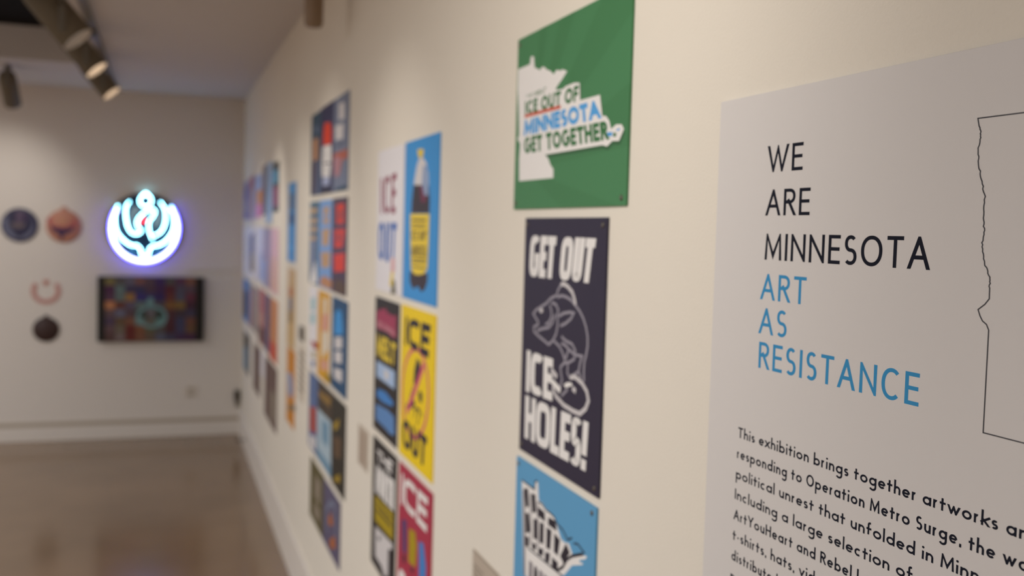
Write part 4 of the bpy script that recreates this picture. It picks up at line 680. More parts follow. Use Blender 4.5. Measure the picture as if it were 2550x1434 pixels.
TILES = [
  ('5a5030',[(-0.4313,-0.5305),(-0.3573,-0.5298),(-0.3577,-0.467),(-0.4316,-0.4678)]),
  ('403a3a',[(-0.3551,-0.5298),(-0.2807,-0.5291),(-0.2811,-0.4661),(-0.3554,-0.4669)]),
  ('4a4450',[(-0.2784,-0.5291),(-0.2036,-0.5284),(-0.204,-0.4652),(-0.2788,-0.4661)]),
  ('5a3a38',[(-0.2013,-0.5284),(-0.126,-0.5277),(-0.1264,-0.4643),(-0.2017,-0.4652)]),
  ('40303a',[(-0.1237,-0.5277),(-0.0479,-0.527),(-0.0484,-0.4634),(-0.1242,-0.4643)]),
  ('2e1c44',[(-0.0456,-0.527),(0.0306,-0.5263),(0.0301,-0.4625),(-0.0461,-0.4634)]),
  ('3c3838',[(0.0329,-0.5263),(0.1096,-0.5256),(0.109,-0.4616),(0.0324,-0.4625)]),
  ('402438',[(0.1119,-0.5255),(0.1891,-0.5248),(0.1885,-0.4607),(0.1114,-0.4616)]),
  ('5a3a30',[(0.1915,-0.5248),(0.2691,-0.5241),(0.2685,-0.4597),(0.1909,-0.4606)]),
  ('3a1c34',[(-0.4309,-0.5956),(-0.357,-0.5951),(-0.3573,-0.5322),(-0.4312,-0.5329)]),
  ('4a5654',[(-0.3547,-0.5951),(-0.2803,-0.5946),(-0.2807,-0.5315),(-0.3551,-0.5322)]),
  ('30283c',[(-0.278,-0.5946),(-0.2031,-0.5941),(-0.2036,-0.5308),(-0.2784,-0.5315)]),
  ('2c2840',[(-0.2009,-0.5941),(-0.1255,-0.5936),(-0.126,-0.5301),(-0.2013,-0.5308)]),
  ('3a2834',[(-0.1232,-0.5936),(-0.0474,-0.5931),(-0.0479,-0.5294),(-0.1237,-0.5301)]),
  ('301a38',[(-0.0451,-0.5931),(0.0311,-0.5926),(0.0306,-0.5287),(-0.0456,-0.5294)]),
  ('401820',[(0.0335,-0.5925),(0.1102,-0.5921),(0.1096,-0.528),(0.0329,-0.5287)]),
  ('3a3440',[(0.1125,-0.592),(0.1897,-0.5915),(0.1891,-0.5273),(0.112,-0.528)]),
  ('403038',[(0.1921,-0.5915),(0.2698,-0.591),(0.2691,-0.5266),(0.1915,-0.5273)]),
  ('402838',[(-0.4306,-0.6607),(-0.3566,-0.6604),(-0.3569,-0.5975),(-0.4309,-0.598)]),
  ('4a5250',[(-0.3543,-0.6604),(-0.2799,-0.6601),(-0.2803,-0.597),(-0.3547,-0.5975)]),
  ('70502c',[(-0.2776,-0.6601),(-0.2027,-0.6598),(-0.2031,-0.5965),(-0.278,-0.597)]),
  ('2a2250',[(-0.2004,-0.6598),(-0.1251,-0.6595),(-0.1255,-0.596),(-0.2008,-0.5965)]),
  ('2c2648',[(-0.1228,-0.6595),(-0.0469,-0.6592),(-0.0474,-0.5955),(-0.1232,-0.596)]),
  ('261a40',[(-0.0446,-0.6592),(0.0317,-0.6589),(0.0312,-0.595),(-0.0451,-0.5955)]),
  ('4a2420',[(0.034,-0.6589),(0.1108,-0.6586),(0.1102,-0.5945),(0.0335,-0.595)]),
  ('3a3844',[(0.1131,-0.6586),(0.1903,-0.6583),(0.1897,-0.594),(0.1125,-0.5945)]),
  ('48202c',[(0.1927,-0.6583),(0.2704,-0.658),(0.2698,-0.5935),(0.1921,-0.594)]),
  ('8a5a3c',[(-0.4303,-0.7259),(-0.3562,-0.7258),(-0.3566,-0.6628),(-0.4306,-0.6631)]),
  ('4c2a22',[(-0.354,-0.7258),(-0.2795,-0.7257),(-0.2799,-0.6626),(-0.3543,-0.6628)]),
  ('443a48',[(-0.2772,-0.7257),(-0.2023,-0.7256),(-0.2027,-0.6623),(-0.2776,-0.6625)]),
  ('48504e',[(-0.2,-0.7256),(-0.1246,-0.7255),(-0.125,-0.662),(-0.2004,-0.6623)]),
  ('454a4c',[(-0.1223,-0.7255),(-0.0464,-0.7254),(-0.0469,-0.6617),(-0.1227,-0.662)]),
  ('3c3438',[(-0.0441,-0.7254),(0.0322,-0.7253),(0.0317,-0.6614),(-0.0446,-0.6617)]),
  ('5a3c20',[(0.0345,-0.7253),(0.1114,-0.7252),(0.1108,-0.6611),(0.034,-0.6614)]),
  ('5a4424',[(0.1137,-0.7252),(0.191,-0.7251),(0.1904,-0.6608),(0.1131,-0.6611)]),
  ('301824',[(0.1933,-0.7251),(0.2711,-0.725),(0.2704,-0.6605),(0.1927,-0.6608)]),
  ('4a383a',[(-0.43,-0.7912),(-0.3559,-0.7913),(-0.3562,-0.7283),(-0.4303,-0.7283)]),
  ('4c4a58',[(-0.3536,-0.7913),(-0.2791,-0.7914),(-0.2795,-0.7282),(-0.354,-0.7282)]),
  ('403034',[(-0.2768,-0.7914),(-0.2018,-0.7915),(-0.2023,-0.7281),(-0.2772,-0.7282)]),
  ('2a3430',[(-0.1996,-0.7915),(-0.1241,-0.7916),(-0.1246,-0.728),(-0.2,-0.7281)]),
  ('4c4648',[(-0.1218,-0.7916),(-0.0459,-0.7917),(-0.0464,-0.7279),(-0.1223,-0.728)]),
  ('2a3430',[(-0.0436,-0.7917),(0.0328,-0.7918),(0.0322,-0.7278),(-0.0441,-0.7279)]),
  ('3a2024',[(0.0351,-0.7918),(0.1119,-0.7919),(0.1114,-0.7277),(0.0346,-0.7278)]),
  ('30242a',[(0.1143,-0.7919),(0.1916,-0.792),(0.191,-0.7276),(0.1137,-0.7277)]),
  ('2e2838',[(0.1939,-0.792),(0.2717,-0.7921),(0.2711,-0.7275),(0.1933,-0.7276)]),
  ('3a2c3c',[(-0.4296,-0.8565),(-0.3555,-0.8568),(-0.3559,-0.7937),(-0.43,-0.7936)]),
  ('4a3828',[(-0.3533,-0.8568),(-0.2787,-0.8571),(-0.2791,-0.7938),(-0.3536,-0.7937)]),
  ('5a3a2c',[(-0.2764,-0.8571),(-0.2014,-0.8574),(-0.2018,-0.7939),(-0.2768,-0.7938)]),
  ('50605c',[(-0.1991,-0.8574),(-0.1236,-0.8577),(-0.1241,-0.794),(-0.1995,-0.7939)]),
  ('48423a',[(-0.1214,-0.8577),(-0.0454,-0.858),(-0.0459,-0.7941),(-0.1218,-0.794)]),
  ('48605c',[(-0.0431,-0.858),(0.0333,-0.8583),(0.0328,-0.7943),(-0.0436,-0.7942)]),
  ('381a20',[(0.0356,-0.8583),(0.1125,-0.8586),(0.112,-0.7944),(0.0351,-0.7943)]),
  ('2c2c40',[(0.1149,-0.8586),(0.1922,-0.8589),(0.1916,-0.7945),(0.1143,-0.7944)]),
  ('4e3026',[(0.1946,-0.859),(0.2724,-0.8593),(0.2718,-0.7946),(0.194,-0.7945)]),
  ('4a3638',[(-0.4293,-0.9219),(-0.3552,-0.9224),(-0.3555,-0.8592),(-0.4296,-0.859)]),
  ('50463a',[(-0.3529,-0.9224),(-0.2783,-0.9229),(-0.2787,-0.8596),(-0.3533,-0.8593)]),
  ('4a1a18',[(-0.276,-0.9229),(-0.201,-0.9234),(-0.2014,-0.8599),(-0.2764,-0.8596)]),
  ('5a3826',[(-0.1987,-0.9234),(-0.1232,-0.9239),(-0.1236,-0.8602),(-0.1991,-0.8599)]),
  ('44402f',[(-0.1209,-0.9239),(-0.0449,-0.9244),(-0.0454,-0.8605),(-0.1213,-0.8602)]),
  ('3c3634',[(-0.0426,-0.9244),(0.0339,-0.9249),(0.0333,-0.8608),(-0.0431,-0.8605)]),
  ('34181e',[(0.0362,-0.9249),(0.1131,-0.9254),(0.1125,-0.8611),(0.0357,-0.8608)]),
  ('302c40',[(0.1154,-0.9255),(0.1928,-0.926),(0.1922,-0.8614),(0.1149,-0.8611)]),
  ('4a3424',[(0.1952,-0.926),(0.2731,-0.9265),(0.2724,-0.8617),(0.1946,-0.8614)]),
  ('402c2a',[(-0.429,-0.9874),(-0.3548,-0.9881),(-0.3551,-0.9248),(-0.4293,-0.9244)]),
  ('584a48',[(-0.3525,-0.9881),(-0.2779,-0.9888),(-0.2783,-0.9253),(-0.3529,-0.9249)]),
  ('4a1c18',[(-0.2756,-0.9888),(-0.2005,-0.9895),(-0.201,-0.9258),(-0.276,-0.9254)]),
  ('58382a',[(-0.1983,-0.9895),(-0.1227,-0.9902),(-0.1232,-0.9264),(-0.1987,-0.9259)]),
  ('483a30',[(-0.1204,-0.9902),(-0.0444,-0.9909),(-0.0449,-0.9269),(-0.1209,-0.9264)]),
  ('40404c',[(-0.0421,-0.9909),(0.0344,-0.9916),(0.0339,-0.9274),(-0.0426,-0.9269)]),
  ('302c3c',[(0.0367,-0.9916),(0.1137,-0.9923),(0.1131,-0.9279),(0.0362,-0.9274)]),
  ('301e34',[(0.116,-0.9923),(0.1935,-0.993),(0.1929,-0.9284),(0.1155,-0.9279)]),
  ('321a2e',[(0.1958,-0.993),(0.2737,-0.9937),(0.2731,-0.929),(0.1952,-0.9284)]),
]
TVX = {'oval': [(0.0397, -0.7893), (0.0345, -0.8152), (0.0188, -0.8385), (-0.0056, -0.857), (-0.0365, -0.8687), (-0.0707, -0.8727), (-0.1048, -0.8684), (-0.1356, -0.8565), (-0.1601, -0.838), (-0.1758, -0.8148), (-0.1813, -0.7891), (-0.1761, -0.7634), (-0.1607, -0.7403), (-0.1366, -0.7219), (-0.106, -0.71), (-0.0719, -0.7059), (-0.0377, -0.7099), (-0.0067, -0.7217), (0.018, -0.7401), (0.034, -0.7635), (0.0397, -0.7893)], 'e1': [(-0.1448, -0.7793), (-0.1175, -0.7598), (-0.099, -0.7794), (-0.1125, -0.8088), (-0.1378, -0.8038)], 'e2': [(-0.0483, -0.7794), (-0.0208, -0.7598), (0.0025, -0.7795), (-0.0112, -0.804), (-0.0389, -0.804)], 'up': [(-0.0955, -0.6276), (-0.0586, -0.6372), (-0.0719, -0.701), (-0.1269, -0.7255), (-0.118, -0.6864)]}
DISC = {'d1w': [(-1.1918, -0.0251), (-1.1736, -0.0073), (-1.1528, -0.0239), (-1.1502, -0.0699), (-1.1215, -0.1153), (-1.0954, -0.1435), (-1.0666, -0.163), (-1.0377, -0.142), (-0.9983, -0.112), (-0.9719, -0.0649), (-0.9588, -0.0181), (-0.9773, 0.0045), (-0.9561, -0.0355), (-0.9666, -0.1083), (-1.0035, -0.1586), (-1.0666, -0.1775), (-1.1294, -0.1617), (-1.1736, -0.1138)], 'd1p': [(-1.0955, 0.0527), (-1.0457, 0.0544), (-1.0404, -0.009), (-1.0614, -0.0443), (-1.098, -0.0396)], 'd1b': [(-1.1372, -0.0465), (-1.0247, -0.0432), (-1.0404, -0.0813), (-1.1033, -0.0859)], 'd1k': [(-1.1294, 0.0401), (-1.0981, 0.0469), (-1.1033, -0.0398), (-1.132, -0.0377)], 'd1k2': [(-1.0405, 0.043), (-1.0089, 0.0354), (-1.0168, -0.0372), (-1.0378, -0.035)], 'd2r': [(-0.874, -0.0039), (-0.834, 0.0148), (-0.8339, -0.0319), (-0.8125, -0.0604), (-0.705, -0.0574), (-0.662, 0.0143), (-0.6457, -0.0117), (-0.6536, -0.0707), (-0.8392, -0.0758)], 'd2c': [(-0.8472, -0.0556), (-0.8178, -0.0694), (-0.7588, -0.0794), (-0.705, -0.0721), (-0.6618, -0.0503), (-0.6779, -0.0948), (-0.7183, -0.1194), (-0.7479, -0.1348), (-0.7532, -0.1701), (-0.7693, -0.1705), (-0.7748, -0.1355), (-0.7963, -0.1184), (-0.8338, -0.0961)], 'd2h': [(-0.7751, -0.0009), (-0.7483, 0.0116), (-0.7321, 0.0004), (-0.7428, -0.0409), (-0.775, -0.0477)], 'd3': [(-0.8049, -0.5269), (-0.7956, -0.5394), (-0.7887, -0.5533), (-0.7845, -0.5681), (-0.783, -0.5834), (-0.7844, -0.5988), (-0.7885, -0.6137), (-0.7954, -0.6277), (-0.8046, -0.6403), (-0.8161, -0.6512), (-0.8293, -0.6601), (-0.844, -0.6667), (-0.8596, -0.6707), (-0.8756, -0.6721), (-0.8917, -0.6708), (-0.9072, -0.6669), (-0.9218, -0.6605), (-0.935, -0.6518), (-0.9463, -0.641), (-0.9555, -0.6285), (-0.9623, -0.6147), (-0.9665, -0.5999), (-0.9679, -0.5847), (-0.9665, -0.5695), (-0.9624, -0.5547), (-0.9556, -0.5408), (-0.9465, -0.5282)], 'd3h': [(-0.8985, -0.4986), (-0.8513, -0.4981), (-0.8595, -0.5298), (-0.8759, -0.5435), (-0.8923, -0.5301)], 'd3i': [(-0.814, -0.5791), (-0.8161, -0.5943), (-0.8223, -0.6086), (-0.8321, -0.6208), (-0.8448, -0.6302), (-0.8597, -0.6362), (-0.8757, -0.6382), (-0.8916, -0.6363), (-0.9065, -0.6305), (-0.9192, -0.6213), (-0.929, -0.6092), (-0.9352, -0.5951), (-0.9373, -0.58)]}
# ------------------------------------------------------------------ the setting
def slab(name, x0, x1, y0, y1, z0, z1, m):
    bm = bmesh.new(); box(bm, x0, x1, y0, y1, z0, z1); return tag(link(name, bm, m), kind='structure')
LX, NY = -5.2, -3.4
slab('floor', LX, WX + .1, NY, BY + .1, -.1, 0, FLOORM)
slab('wall_right', WX, WX + .12, NY, BY + .12, 0, CEIL + .9, WALLM)
slab('wall_back', LX, WX, BY, BY + .12, 0, CEIL + .9, BACKM)
slab('wall_left', LX - .12, LX, NY, BY + .12, 0, CEIL + .9, BACKM)
slab('wall_front', LX, WX, NY - .12, NY, 0, CEIL + .9, BACKM)
HX, HY = -.50, 7.45          # the ceiling is open to a dark roof space left of HX and this side of HY
bm = bmesh.new(); box(bm, HX, WX, NY, BY, CEIL, CEIL + .03); box(bm, LX, HX, HY, BY, CEIL, CEIL + .03); box(bm, HX - .02, HX, NY, HY, CEIL, CEIL + .22); box(bm, LX, HX - .02, HY, HY + .02, CEIL + .03, CEIL + .22)
tag(link('ceiling', bm, CEILM), kind='structure')
bm = bmesh.new(); box(bm, LX, HX - .02, NY, HY, CEIL + .22, CEIL + .26)
tag(link('ceiling_roof_space', bm, DARKM), kind='structure')
bm = bmesh.new(); box(bm, WX - .018, WX, NY, BY, 0, .232, .003); tag(link('baseboard_right', bm, TRIMM), kind='structure')
bm = bmesh.new(); box(bm, LX, WX - .018, BY - .014, BY, 0, .118, .003); tag(link('baseboard_back', bm, BACKM), kind='structure')
bm = bmesh.new(); box(bm, LX, WX - .018, BY - .010, BY, .118, .152, .002); tag(link('shadow_gap_strip', bm, mat('painted_gap_shade', 'b0a392', .7, .2)), kind='structure')  # darker strip whose colour stands in for the shadow line above the baseboard
bm = bmesh.new(); box(bm, .20, WX, BY - .014, BY, EZ - .400, EZ - .376, .001); tag(link('trim_1', bm, BACKM), kind='structure')

# ------------------------------------------------------------------ posters and labels on the right wall
for d in POSTERS:
    yl, yr, z0, z1 = d['rect']; root = empty(d['name'], (FX, (yl + yr) / 2, EZ + z0), d['label'], d['cat'], d['group'])
    bm = bmesh.new(); box(bm, FX, FX + .0038, yr, yl, EZ + z0, EZ + z1, .0004)
    child('board', bm, mat(d['col']), root)
    parts = {}
    for i, it in enumerate(d['items']):
        part, op, col = it[:3]; bm, ms = parts.setdefault((part, i if op == 't' else -1), (bmesh.new(), []))
        if col not in ms: ms.append(col)
        if op == 'p': polys = [(0, it[3])]
        elif op == 's': polys = stroke_on(it[3], it[4], it[5])
        else: polys = text_on(it[4], it[3], it[5], it[6], it[7])
        for k, P in polys: add_poly(bm, P, .00006 + .00002 * i + .00001 * k, ms.index(col))
    for (part, _), (bm, ms) in parts.items(): child(part, bm, [mat(c) for c in ms], root)
    if d['screws']:
        for yy in (yl - .012, yr + .016):
            for zz in (z1 - .012, z0 + .012):
                bm = bmesh.new(); lathe(bm, [(0, .0045), (.0012, .0042), (.0018, .003), (.0018, .0008), (.0014, .0001)], (FX, yy, EZ + zz), (-1, 0, 0), 16)
                child('screw', bm, mat('screw_steel', '6c655c', .35, .5, .8), root)

# ------------------------------------------------------------------ the text panel nearest the camera
root = empty('exhibition_panel', (FX, .55, EZ - 1.0), 'large pale wall panel headed WE ARE MINNESOTA ART AS RESISTANCE', 'sign')
bm = bmesh.new(); box(bm, FX, FX + .0038, -.05, 1.104, EZ - 1.0, EZ + .166, .0005)
child('board', bm, mat('panel', rough=.5), root)
def panel_text(part, lines, col, th, style, g):
    for txt, y0, y1, zb, zt in lines:
        bm = bmesh.new()
        for k, P in text_on([(y0, zb), (y1, zb), (y1, zt), (y0, zt)], txt, th, style, g): add_poly(bm, P, .00006 + .00001 * k, 0)
        child(part, bm, mat(col, rough=.75, spec=.12), root)
panel_text('heading', [('WE', .9965, .929, .0745, .1045), ('ARE', .996, .913, .0258, .0552), ('MINNESOTA', .9945, .732, -.0243, .0055)], 'heading_ink', .125, 2.15, .16)
panel_text('subheading', [('ART', .9995, .913, -.0698, -.0402), ('AS', 1.0, .9455, -.109, -.0792), ('RESISTANCE', .998, .737, -.1487, -.1185)], 'heading_blue', .125, 2.15, .17)
BODY = ['This exhibition brings together artworks and', 'responding to Operation Metro Surge, the work', 'political unrest that unfolded in Minnesota', 'Including a large selection of', 'ArtYouHeart and Rebel Loon', 't-shirts, hats, videos', 'distributed', 'p']
SEEN = [('artworks', .396), ('the', .395), ('in', .327), ('of', .303), ('Rebel', .219), ('vid', .161), ('distributed', .13), ('p', .01)]
bm = bmesh.new(); H = .0125; tb, gb = .16, .14
for i, ln in enumerate(BODY):
    word, wid = SEEN[i]
    _, _, sc = text_polys(ln[:ln.rindex(' ' + word if ' ' in ln else word) + len(word) + (1 if ' ' in ln else 0)], wid / ST / H, tb, 2.0, gb)
    if i > 5: sc = .95
    P, x, _ = text_polys(ln, 1, tb, 2.0, gb, sc)
    y0, zb, slope = 1.0345 + .0006 * i, -.2372 - .0248 * i, .008
    for k, q in P: add_poly(bm, [(y0 - v.x * H * ST, zb + v.y * H + slope * v.x * H * ST) for v in q], .00006 + .00001 * k, 0)
child('body_text', bm, mat('heading_ink'), root)
west = [(.684, .106), (.682, .0985), (.6795, .092), (.6815, .083), (.681, .070), (.677, .055), (.6715, .040), (.6720, .022), (.6705, .010), (.672, -.002), (.668, -.016), (.662, -.027), (.6612, -.036), (.661, -.045), (.6655, -.050), (.6725, -.0548), (.6700, -.060), (.667, -.064), (.6625, -.0665), (.6598, -.071)]
jag = []
for i, (a, b) in enumerate(zip(west, west[1:])):
    n = 7
    for j in range(n):
        k = j / n; jag.append((a[0] + (b[0] - a[0]) * k + (random.uniform(-.0008, .0008) if 0 < i < 12 else 0), a[1] + (b[1] - a[1]) * k))
jag.append(west[-1])
east = [(.601, .106), (.600, .124), (.586, .121), (.578, .095), (.545, .088), (.520, .086), (.500, .080), (.470, .068), (.440, .062), (.410, .070), (.372, .061), (.350, .060), (.39, .036), (.43, .010), (.462, -.006), (.474, -.010), (.474, -.036), (.499, -.056), (.500, -.060), (.493, -.085), (.497, -.100), (.462, -.118), (.432, -.145), (.429, -.157)]
bm = bmesh.new()
for _, P in stroke_on([(.6597, -.157)] + jag[::-1] + east, .0011, 1): add_poly(bm, P, .00006, 0)
child('map_outline', bm, mat('outline_ink', '2c2a30'), root)

# ------------------------------------------------------------------ small things on the right wall
r = empty('wall_switch', (WX, 4.955, EZ - .56), 'small dark device on the wall between the sand poster and the three-column group', 'switch')
bm = bmesh.new(); box(bm, WX - .012, WX, 4.90, 5.01, EZ - .56, EZ - .49, .003); child('housing', bm, mat('device_grey', '6e655c', .5), r)
bm = bmesh.new(); box(bm, WX - .017, WX - .012, 4.94, 4.975, EZ - .54, EZ - .51, .001); child('toggle', bm, mat('device_dark', '4a443e', .5), r)
r = empty('notice_sheet', (WX, 4.97, EZ - .86), 'faint grey sheet on the wall just under the small dark device', 'paper')
bm = bmesh.new(); box(bm, WX - .0012, WX - .0002, 4.87, 5.08, EZ - .86, EZ - .59, .0002); child('sheet', bm, mat('sheet_grey', 'cbbfae'), r)
bm = bmesh.new()
for i in range(6): add_poly(bm, [(5.06, -.62 - .035 * i), (4.89, -.62 - .035 * i), (4.89, -.635 - .035 * i), (5.06, -.635 - .035 * i)], -.0025, 0)
child('print', bm, mat('label_ink'), r)
def outlet(loc, axis, label, plate, w=.07, h=.115):
    r = empty('wall_outlet', loc, label, 'outlet'); x, y, z = loc
    for nm, ww, hh, t0, t1, mm in (('cover_plate', w, h, 0, .006, plate), ('socket', w * .5, h * .28, .006, .008, mat('socket_beige', 'b4a898')), ('socket', w * .5, h * .28, .006, .008, mat('socket_beige'))):
        dz = 0 if nm == 'cover_plate' else (h * .22 if not any(c.name.startswith('socket') for c in r.children) else -h * .22)
        bm = bmesh.new()
        if axis == 'y': box(bm, x - ww / 2, x + ww / 2, y - t1, y - t0, z + dz - hh / 2, z + dz + hh / 2, .0015)
        else: box(bm, x - t1, x - t0, y - ww / 2, y + ww / 2, z + dz - hh / 2, z + dz + hh / 2, .0015)
        child(nm, bm, mm, r)
outlet((.243, BY, EZ - 1.43), 'y', 'faint wall outlet on the back wall below and right of the screen', mat('plate_beige', 'd6ccc0', .5), .11, .10)
r = empty('cable_box', (.622, BY, EZ - 1.53), 'dark cable box low on the back wall in the corner', 'box')
bm = bmesh.new(); box(bm, .598, .645, BY - .03, BY, EZ - 1.51, EZ - 1.425, .004); child('housing', bm, mat('box_dark', '4c443a', .5), r)
bm = bmesh.new(); box(bm, .606, .637, BY - .022, BY, EZ - 1.565, EZ - 1.51, .003); child('plug', bm, mat('plug_grey', '746a5c', .5), r)
r = empty('door_stop', (WX - .018, 8.15, .10), 'tiny dark knob on the right baseboard near the corner', 'door stop')
bm = bmesh.new(); lathe(bm, [(0, .012), (.004, .012), (.006, .006), (.05, .006)], (WX - .018, 8.15, .10), (-1, 0, 0), 20); child('stem', bm, mat('device_grey'), r)
bm = bmesh.new(); lathe(bm, [(.05, .0), (.05, .014), (.064, .014), (.066, .010), (.066, 0)], (WX - .018, 8.15, .10), (-1, 0, 0), 20); child('bumper', bm, mat('device_dark'), r)

# ------------------------------------------------------------------ back wall: glowing sign
nx, nz = -.133, -.063
r = empty('neon_sign', (nx, BY, EZ - .38), 'round glowing blue and white neon bird emblem sign on the back wall', 'sign')
def b3(pts, h): return [(a, BY - h, EZ + c) for a, c in pts]
bm = bmesh.new(); lathe(bm, [(.012, 0), (.012, .285), (.018, .290), (.026, .290), (.030, .286), (.030, 0)], (nx, BY, EZ + nz), (0, -1, 0), 72)
child('backing_disc', bm, mat('sign_navy', '17324a', .3, .4), r)
for sx, sz in ((.15, .12), (-.15, .12), (0, -.2)):
    bm = bmesh.new(); lathe(bm, [(0, .012), (.012, .012)], (nx + sx, BY, EZ + nz + sz), (0, -1, 0), 16); child('standoff', bm, mat('screw_steel', '6c655c', .35, .5, .8), r)
for k in ('gapl', 'gapr'): bm = bmesh.new(); add_poly(bm, NEON[k], .0303, 0, 'back'); child('wing_panel', bm, mat('sign_grey', 'a39c9c', .5), r)
for k in ('cyanl', 'cyanr'): bm = bmesh.new(); add_poly(bm, NEON[k], .0305, 0, 'back'); child('water_panel', bm, mat('sign_cyan', '4cb0d8', .4), r)
def neon(part, key, rad, mname, col, st, k=5, closed=False):
    bm = bmesh.new(); tube(bm, smooth_path(b3(NEON[key], .040), k), rad, 10, closed); return child(part, bm, mat(mname, 'f0f8ff', .4, emit=col, estr=st), r)
neon('ring_tube', 'rim', .006, 'neon_violet', (.05, .045, 1.0), NEON_S * 1.3, 2)
neon('ring_tube', 'outer', .008, 'neon_lavender', (.36, .38, 1.0), NEON_S * .8, 2)
neon('wave_tube', 'wave', .006, 'neon_white', (.30, .82, 1.0), NEON_S)
neon('wing_tube', 'wing', .0055, 'neon_white', None, 0)
neon('wing_tube', 'wing2', .0055, 'neon_white', None, 0)
neon('flower_tube', 'flower', .0055, 'neon_white', None, 0, 2)
neon('bud_tube', 'bud', .0055, 'neon_white', None, 0)
bm = bmesh.new(); add_poly(bm, NEON['eye'], .047, 0, 'back'); child('eye', bm, mat('neon_red', 'c02020', .4, emit=(1, .03, .03), estr=6), r)

# ------------------------------------------------------------------ back wall: screen
tx0, tx1, tz0, tz1 = -.490, .340, -.996, -.459
r = empty('wall_screen', ((tx0 + tx1) / 2, BY, EZ + tz0), 'dark wide wall screen showing a dim mosaic of coloured tiles, under the neon sign', 'screen')
bm = bmesh.new(); box(bm, tx0 + .04, tx1 - .04, BY - .02, BY, EZ + tz0 + .05, EZ + tz1 - .05); child('mount', bm, mat('device_dark', '4a443e', .5), r)
bm = bmesh.new(); box(bm, tx0, tx1, BY - .05, BY - .02, EZ + tz0, EZ + tz1, .004); child('casing', bm, mat('screen_black', '14100e', .35, .4), r)
bm = bmesh.new(); cols = []
for c, q in TILES:
    if c not in cols: cols.append(c)
    add_poly(bm, q, .0503, cols.index(c), 'back')
def tile_mat(c): l = lin(c); return mat('tile_' + c, c, .35, .3, emit=l[:3], estr=.28)
child('picture', bm, [tile_mat(c) for c in cols], r)
bm = bmesh.new()
for i, q in enumerate([q for q in TVX['oval']][:-1]): pass
for q in ribbon(TVX['oval'][:-1], .022, True): add_poly(bm, q, .0506, 0, 'back')
add_poly(bm, TVX['up'], .0506, 0, 'back'); add_poly(bm, TVX['e1'], .0508, 1, 'back'); add_poly(bm, TVX['e2'], .0508, 1, 'back')
child('picture_emblem', bm, [tile_mat('506868'), tile_mat('181a14')], r)

# ------------------------------------------------------------------ back wall: round emblem boards
GD = 'round emblem boards on the back wall'
def disc(x, z, rad, label, mname, hexc, shapes, nub=True):
    r = empty('emblem_board', (x, BY, EZ + z - rad), label, 'round board', GD)
    bm = bmesh.new(); lathe(bm, [(0, 0), (0, rad), (.010, rad), (.012, rad - .002), (.012, 0)], (x, BY, EZ + z), (0, -1, 0), 56)
    if nub: lathe(bm, [(0, 0), (0, rad * .2), (.0115, rad * .2), (.0115, 0)], (x, BY, EZ + z + rad * .98), (0, -1, 0), 24)
    child('board', bm, mat(mname, hexc, .5), r)
    if shapes:
        bm = bmesh.new(); ms = []
        for i, (mn_, hx, q) in enumerate(shapes):
            if mn_ not in ms: ms.append(mn_); mat(mn_, hx, .5)
            add_poly(bm, q, .0123 + .0002 * i, ms.index(mn_), 'back')
        child('emblem', bm, [mat(m_) for m_ in ms], r)
disc(-1.066, -.060, .135, 'round navy and violet emblem board, farthest left on the back wall', 'emblem_navy', '3a3850', [('emblem_slate', '66687e', DISC['d1w']), ('emblem_violet', '5a4a60', DISC['d1p']), ('emblem_brown', '685a5c', DISC['d1b']), ('emblem_dark', '2a2440', DISC['d1k']), ('emblem_plum', '3c2848', DISC['d1k2'])], False)
disc(-.744, -.060, .132, 'round orange emblem board with a purple crescent, left of the neon sign', 'emblem_orange', 'b87e68', [('emblem_red', 'b05c58', DISC['d2r']), ('emblem_peach', 'c08a6c', DISC['d2h']), ('emblem_purple', '40284c', DISC['d2c'])])
r = empty('emblem_board', (-.873, BY, EZ - .69), 'pale pink wreath shaped emblem with an open centre, above the dark brown disc', 'round board', GD)
bm = bmesh.new()
def flat_band(bm, pts, w, h):
    for q in ribbon(pts, w, False):
        b_ = [bm.verts.new((p.x, BY, EZ + p.y)) for p in q]; f_ = [bm.verts.new((p.x, BY - h, EZ + p.y)) for p in q]
        bm.faces.new(f_)
        for i in range(4): bm.faces.new((b_[i], b_[(i + 1) % 4], f_[(i + 1) % 4], f_[i]))
flat_band(bm, DISC['d3'], .034, .006); child('wreath', bm, mat('emblem_pink', 'c08a80', .5), r)
bm = bmesh.new(); add_poly(bm, DISC['d3h'], .006, 0, 'back'); child('head', bm, mat('emblem_coral', 'bc7462', .5), r)
disc(-.874, -.895, .100, 'dark brown round emblem board below the pink wreath', 'emblem_brown_dark', '3c2824', [])

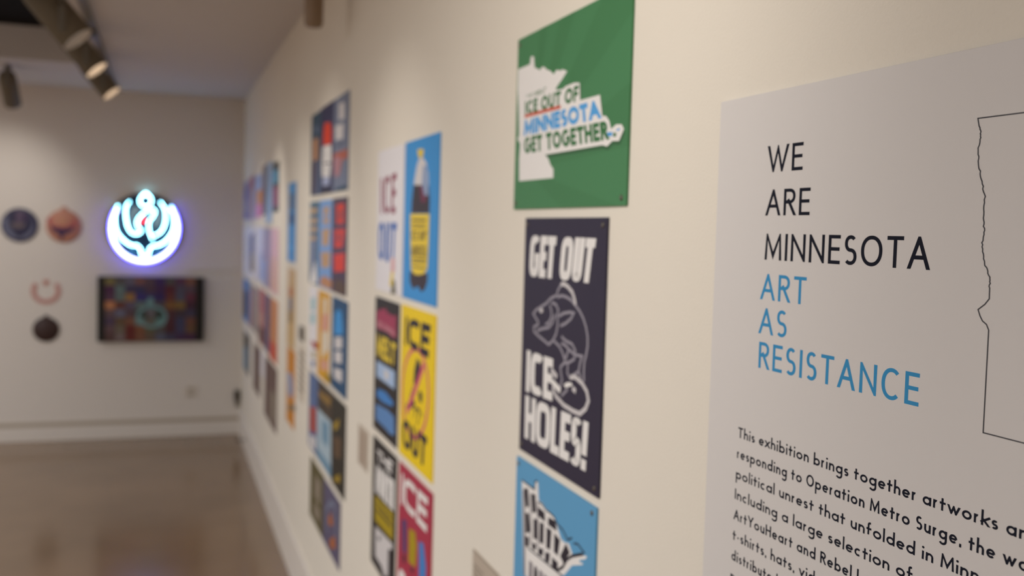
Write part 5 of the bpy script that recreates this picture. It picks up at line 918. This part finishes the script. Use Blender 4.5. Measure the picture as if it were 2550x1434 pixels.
# ------------------------------------------------------------------ ceiling track and its lamps
TX = -.36
r = empty('light_track', (TX, 4.0, CEIL), 'long grey light track on the ceiling along the poster wall', 'light track')
bm = bmesh.new(); box(bm, TX - .018, TX + .018, NY + .6, 8.3, CEIL - .035, CEIL, .002); child('rail', bm, TRACKM, r)
bm = bmesh.new(); box(bm, TX - .02, TX + .02, 8.3, 8.34, CEIL - .037, CEIL, .002); child('end_cap', bm, mat('device_dark', '4a443e', .5), r)
def head(open_at, axis, label, lamp, length=.30, rad=.073, target=None, watts=0, track_x=TX, group='track spotlights', ang=56, post_back=.17):
    d = Vector(axis).normalized(); p0 = Vector(open_at) - d * length
    r = empty('track_spotlight', tuple(p0), label, 'spotlight', group)
    bm = bmesh.new(); lathe(bm, [(0, 0), (0, rad * .8), (.02, rad * .96), (.05, rad), (length, rad), (length + .001, rad * .985), (length, rad * .94)], p0, d, 40); can = child('can', bm, CANM, r)
    bm = bmesh.new(); lathe(bm, [(length, rad * .94), (length - .045, rad * .80)], p0, d, 40); child('baffle', bm, BAFFM, r)
    bm = bmesh.new(); lathe(bm, [(length - .045, rad * .80), (length - .043, rad * .4), (length - .042, 0)], p0, d, 40)
    child('lens', bm, mat('lens_lit', 'fff0dc', .3, emit=(1.0, .80, .62), estr=2.6) if lamp == 1 else mat('lens_cool', 'd8d8d8', .3, emit=(.8, .85, .95), estr=.12), can)
    piv = p0 + d * post_back
    bm = bmesh.new(); lathe(bm, [(0, .010), (CEIL - .066 - piv.z, .010)], (piv.x, piv.y, piv.z), (0, 0, 1), 14); child('stem', bm, TRACKM, r)
    bm = bmesh.new(); box(bm, piv.x - .015, (TX + .018) if track_x is not None else piv.x + .015, piv.y - .05, piv.y + .05, CEIL - .066, CEIL - .038 if track_x is not None else CEIL, .004); child('adapter', bm, mat('device_dark', '4a443e', .5), r)
    bm = bmesh.new(); box(bm, piv.x - .012, piv.x + .012, piv.y - rad - .012, piv.y - rad, piv.z - .05, piv.z + .06, .003); box(bm, piv.x - .012, piv.x + .012, piv.y + rad, piv.y + rad + .012, piv.z - .05, piv.z + .06, .003); box(bm, piv.x - .012, piv.x + .012, piv.y - rad - .012, piv.y + rad + .012, piv.z + rad + .004, piv.z + rad + .016, .003); child('yoke', bm, TRACKM, r)
    if watts: 
        spot('spotlight_beam', Vector(open_at) - d * .02, target, watts, ang, 1.0, size=.035)
    return r
AX = (.63, -.13, -.76)
head((-.347, 4.77, EZ + .77), AX, 'nearest track spotlight in view, its beige can largest at the top edge', 0, length=.29, post_back=.2, target=(WX, 5.2, EZ - .4), watts=14, ang=76)
head((-.335, 5.91, EZ + .80), AX, 'middle track spotlight with a lit rim, behind the largest beige can', 1, rad=.065, length=.25, target=(WX, 6.2, EZ - .2), watts=24, ang=60)
head((-.305, 6.94, EZ + .80), AX, 'farthest track spotlight with a lit rim, closest to the back wall', 1, rad=.063, length=.25, target=(WX, 7.4, EZ - .3), watts=18, ang=60)
# left lamp, aimed at the back wall
head((-1.0, 7.95, EZ + .80), (.05, .72, -.69), 'beige spotlight at the left edge aimed at the round boards', 2, length=.26, rad=.058, target=(-1.25, BY, EZ - .05), watts=15, ang=84, track_x=None, group='track spotlights', post_back=.05)
# small can by the right wall
r = empty('ceiling_sensor', (.515, 3.75, CEIL), 'small tan cylinder hanging from the ceiling beside the poster wall', 'sensor')
bm = bmesh.new(); lathe(bm, [(0, .012), (.05, .012), (.052, .030), (.06, .034), (.31, .034), (.325, .028), (.328, 0)], (.515, 3.75, CEIL), (0, 0, -1), 32); child('body', bm, mat('sensor_tan', '86705a', .5), r)
bm = bmesh.new(); lathe(bm, [(0, 0), (0, .045), (.012, .043), (.014, 0)], (.515, 3.75, CEIL), (0, 0, -1), 32); child('canopy', bm, TRACKM, r)
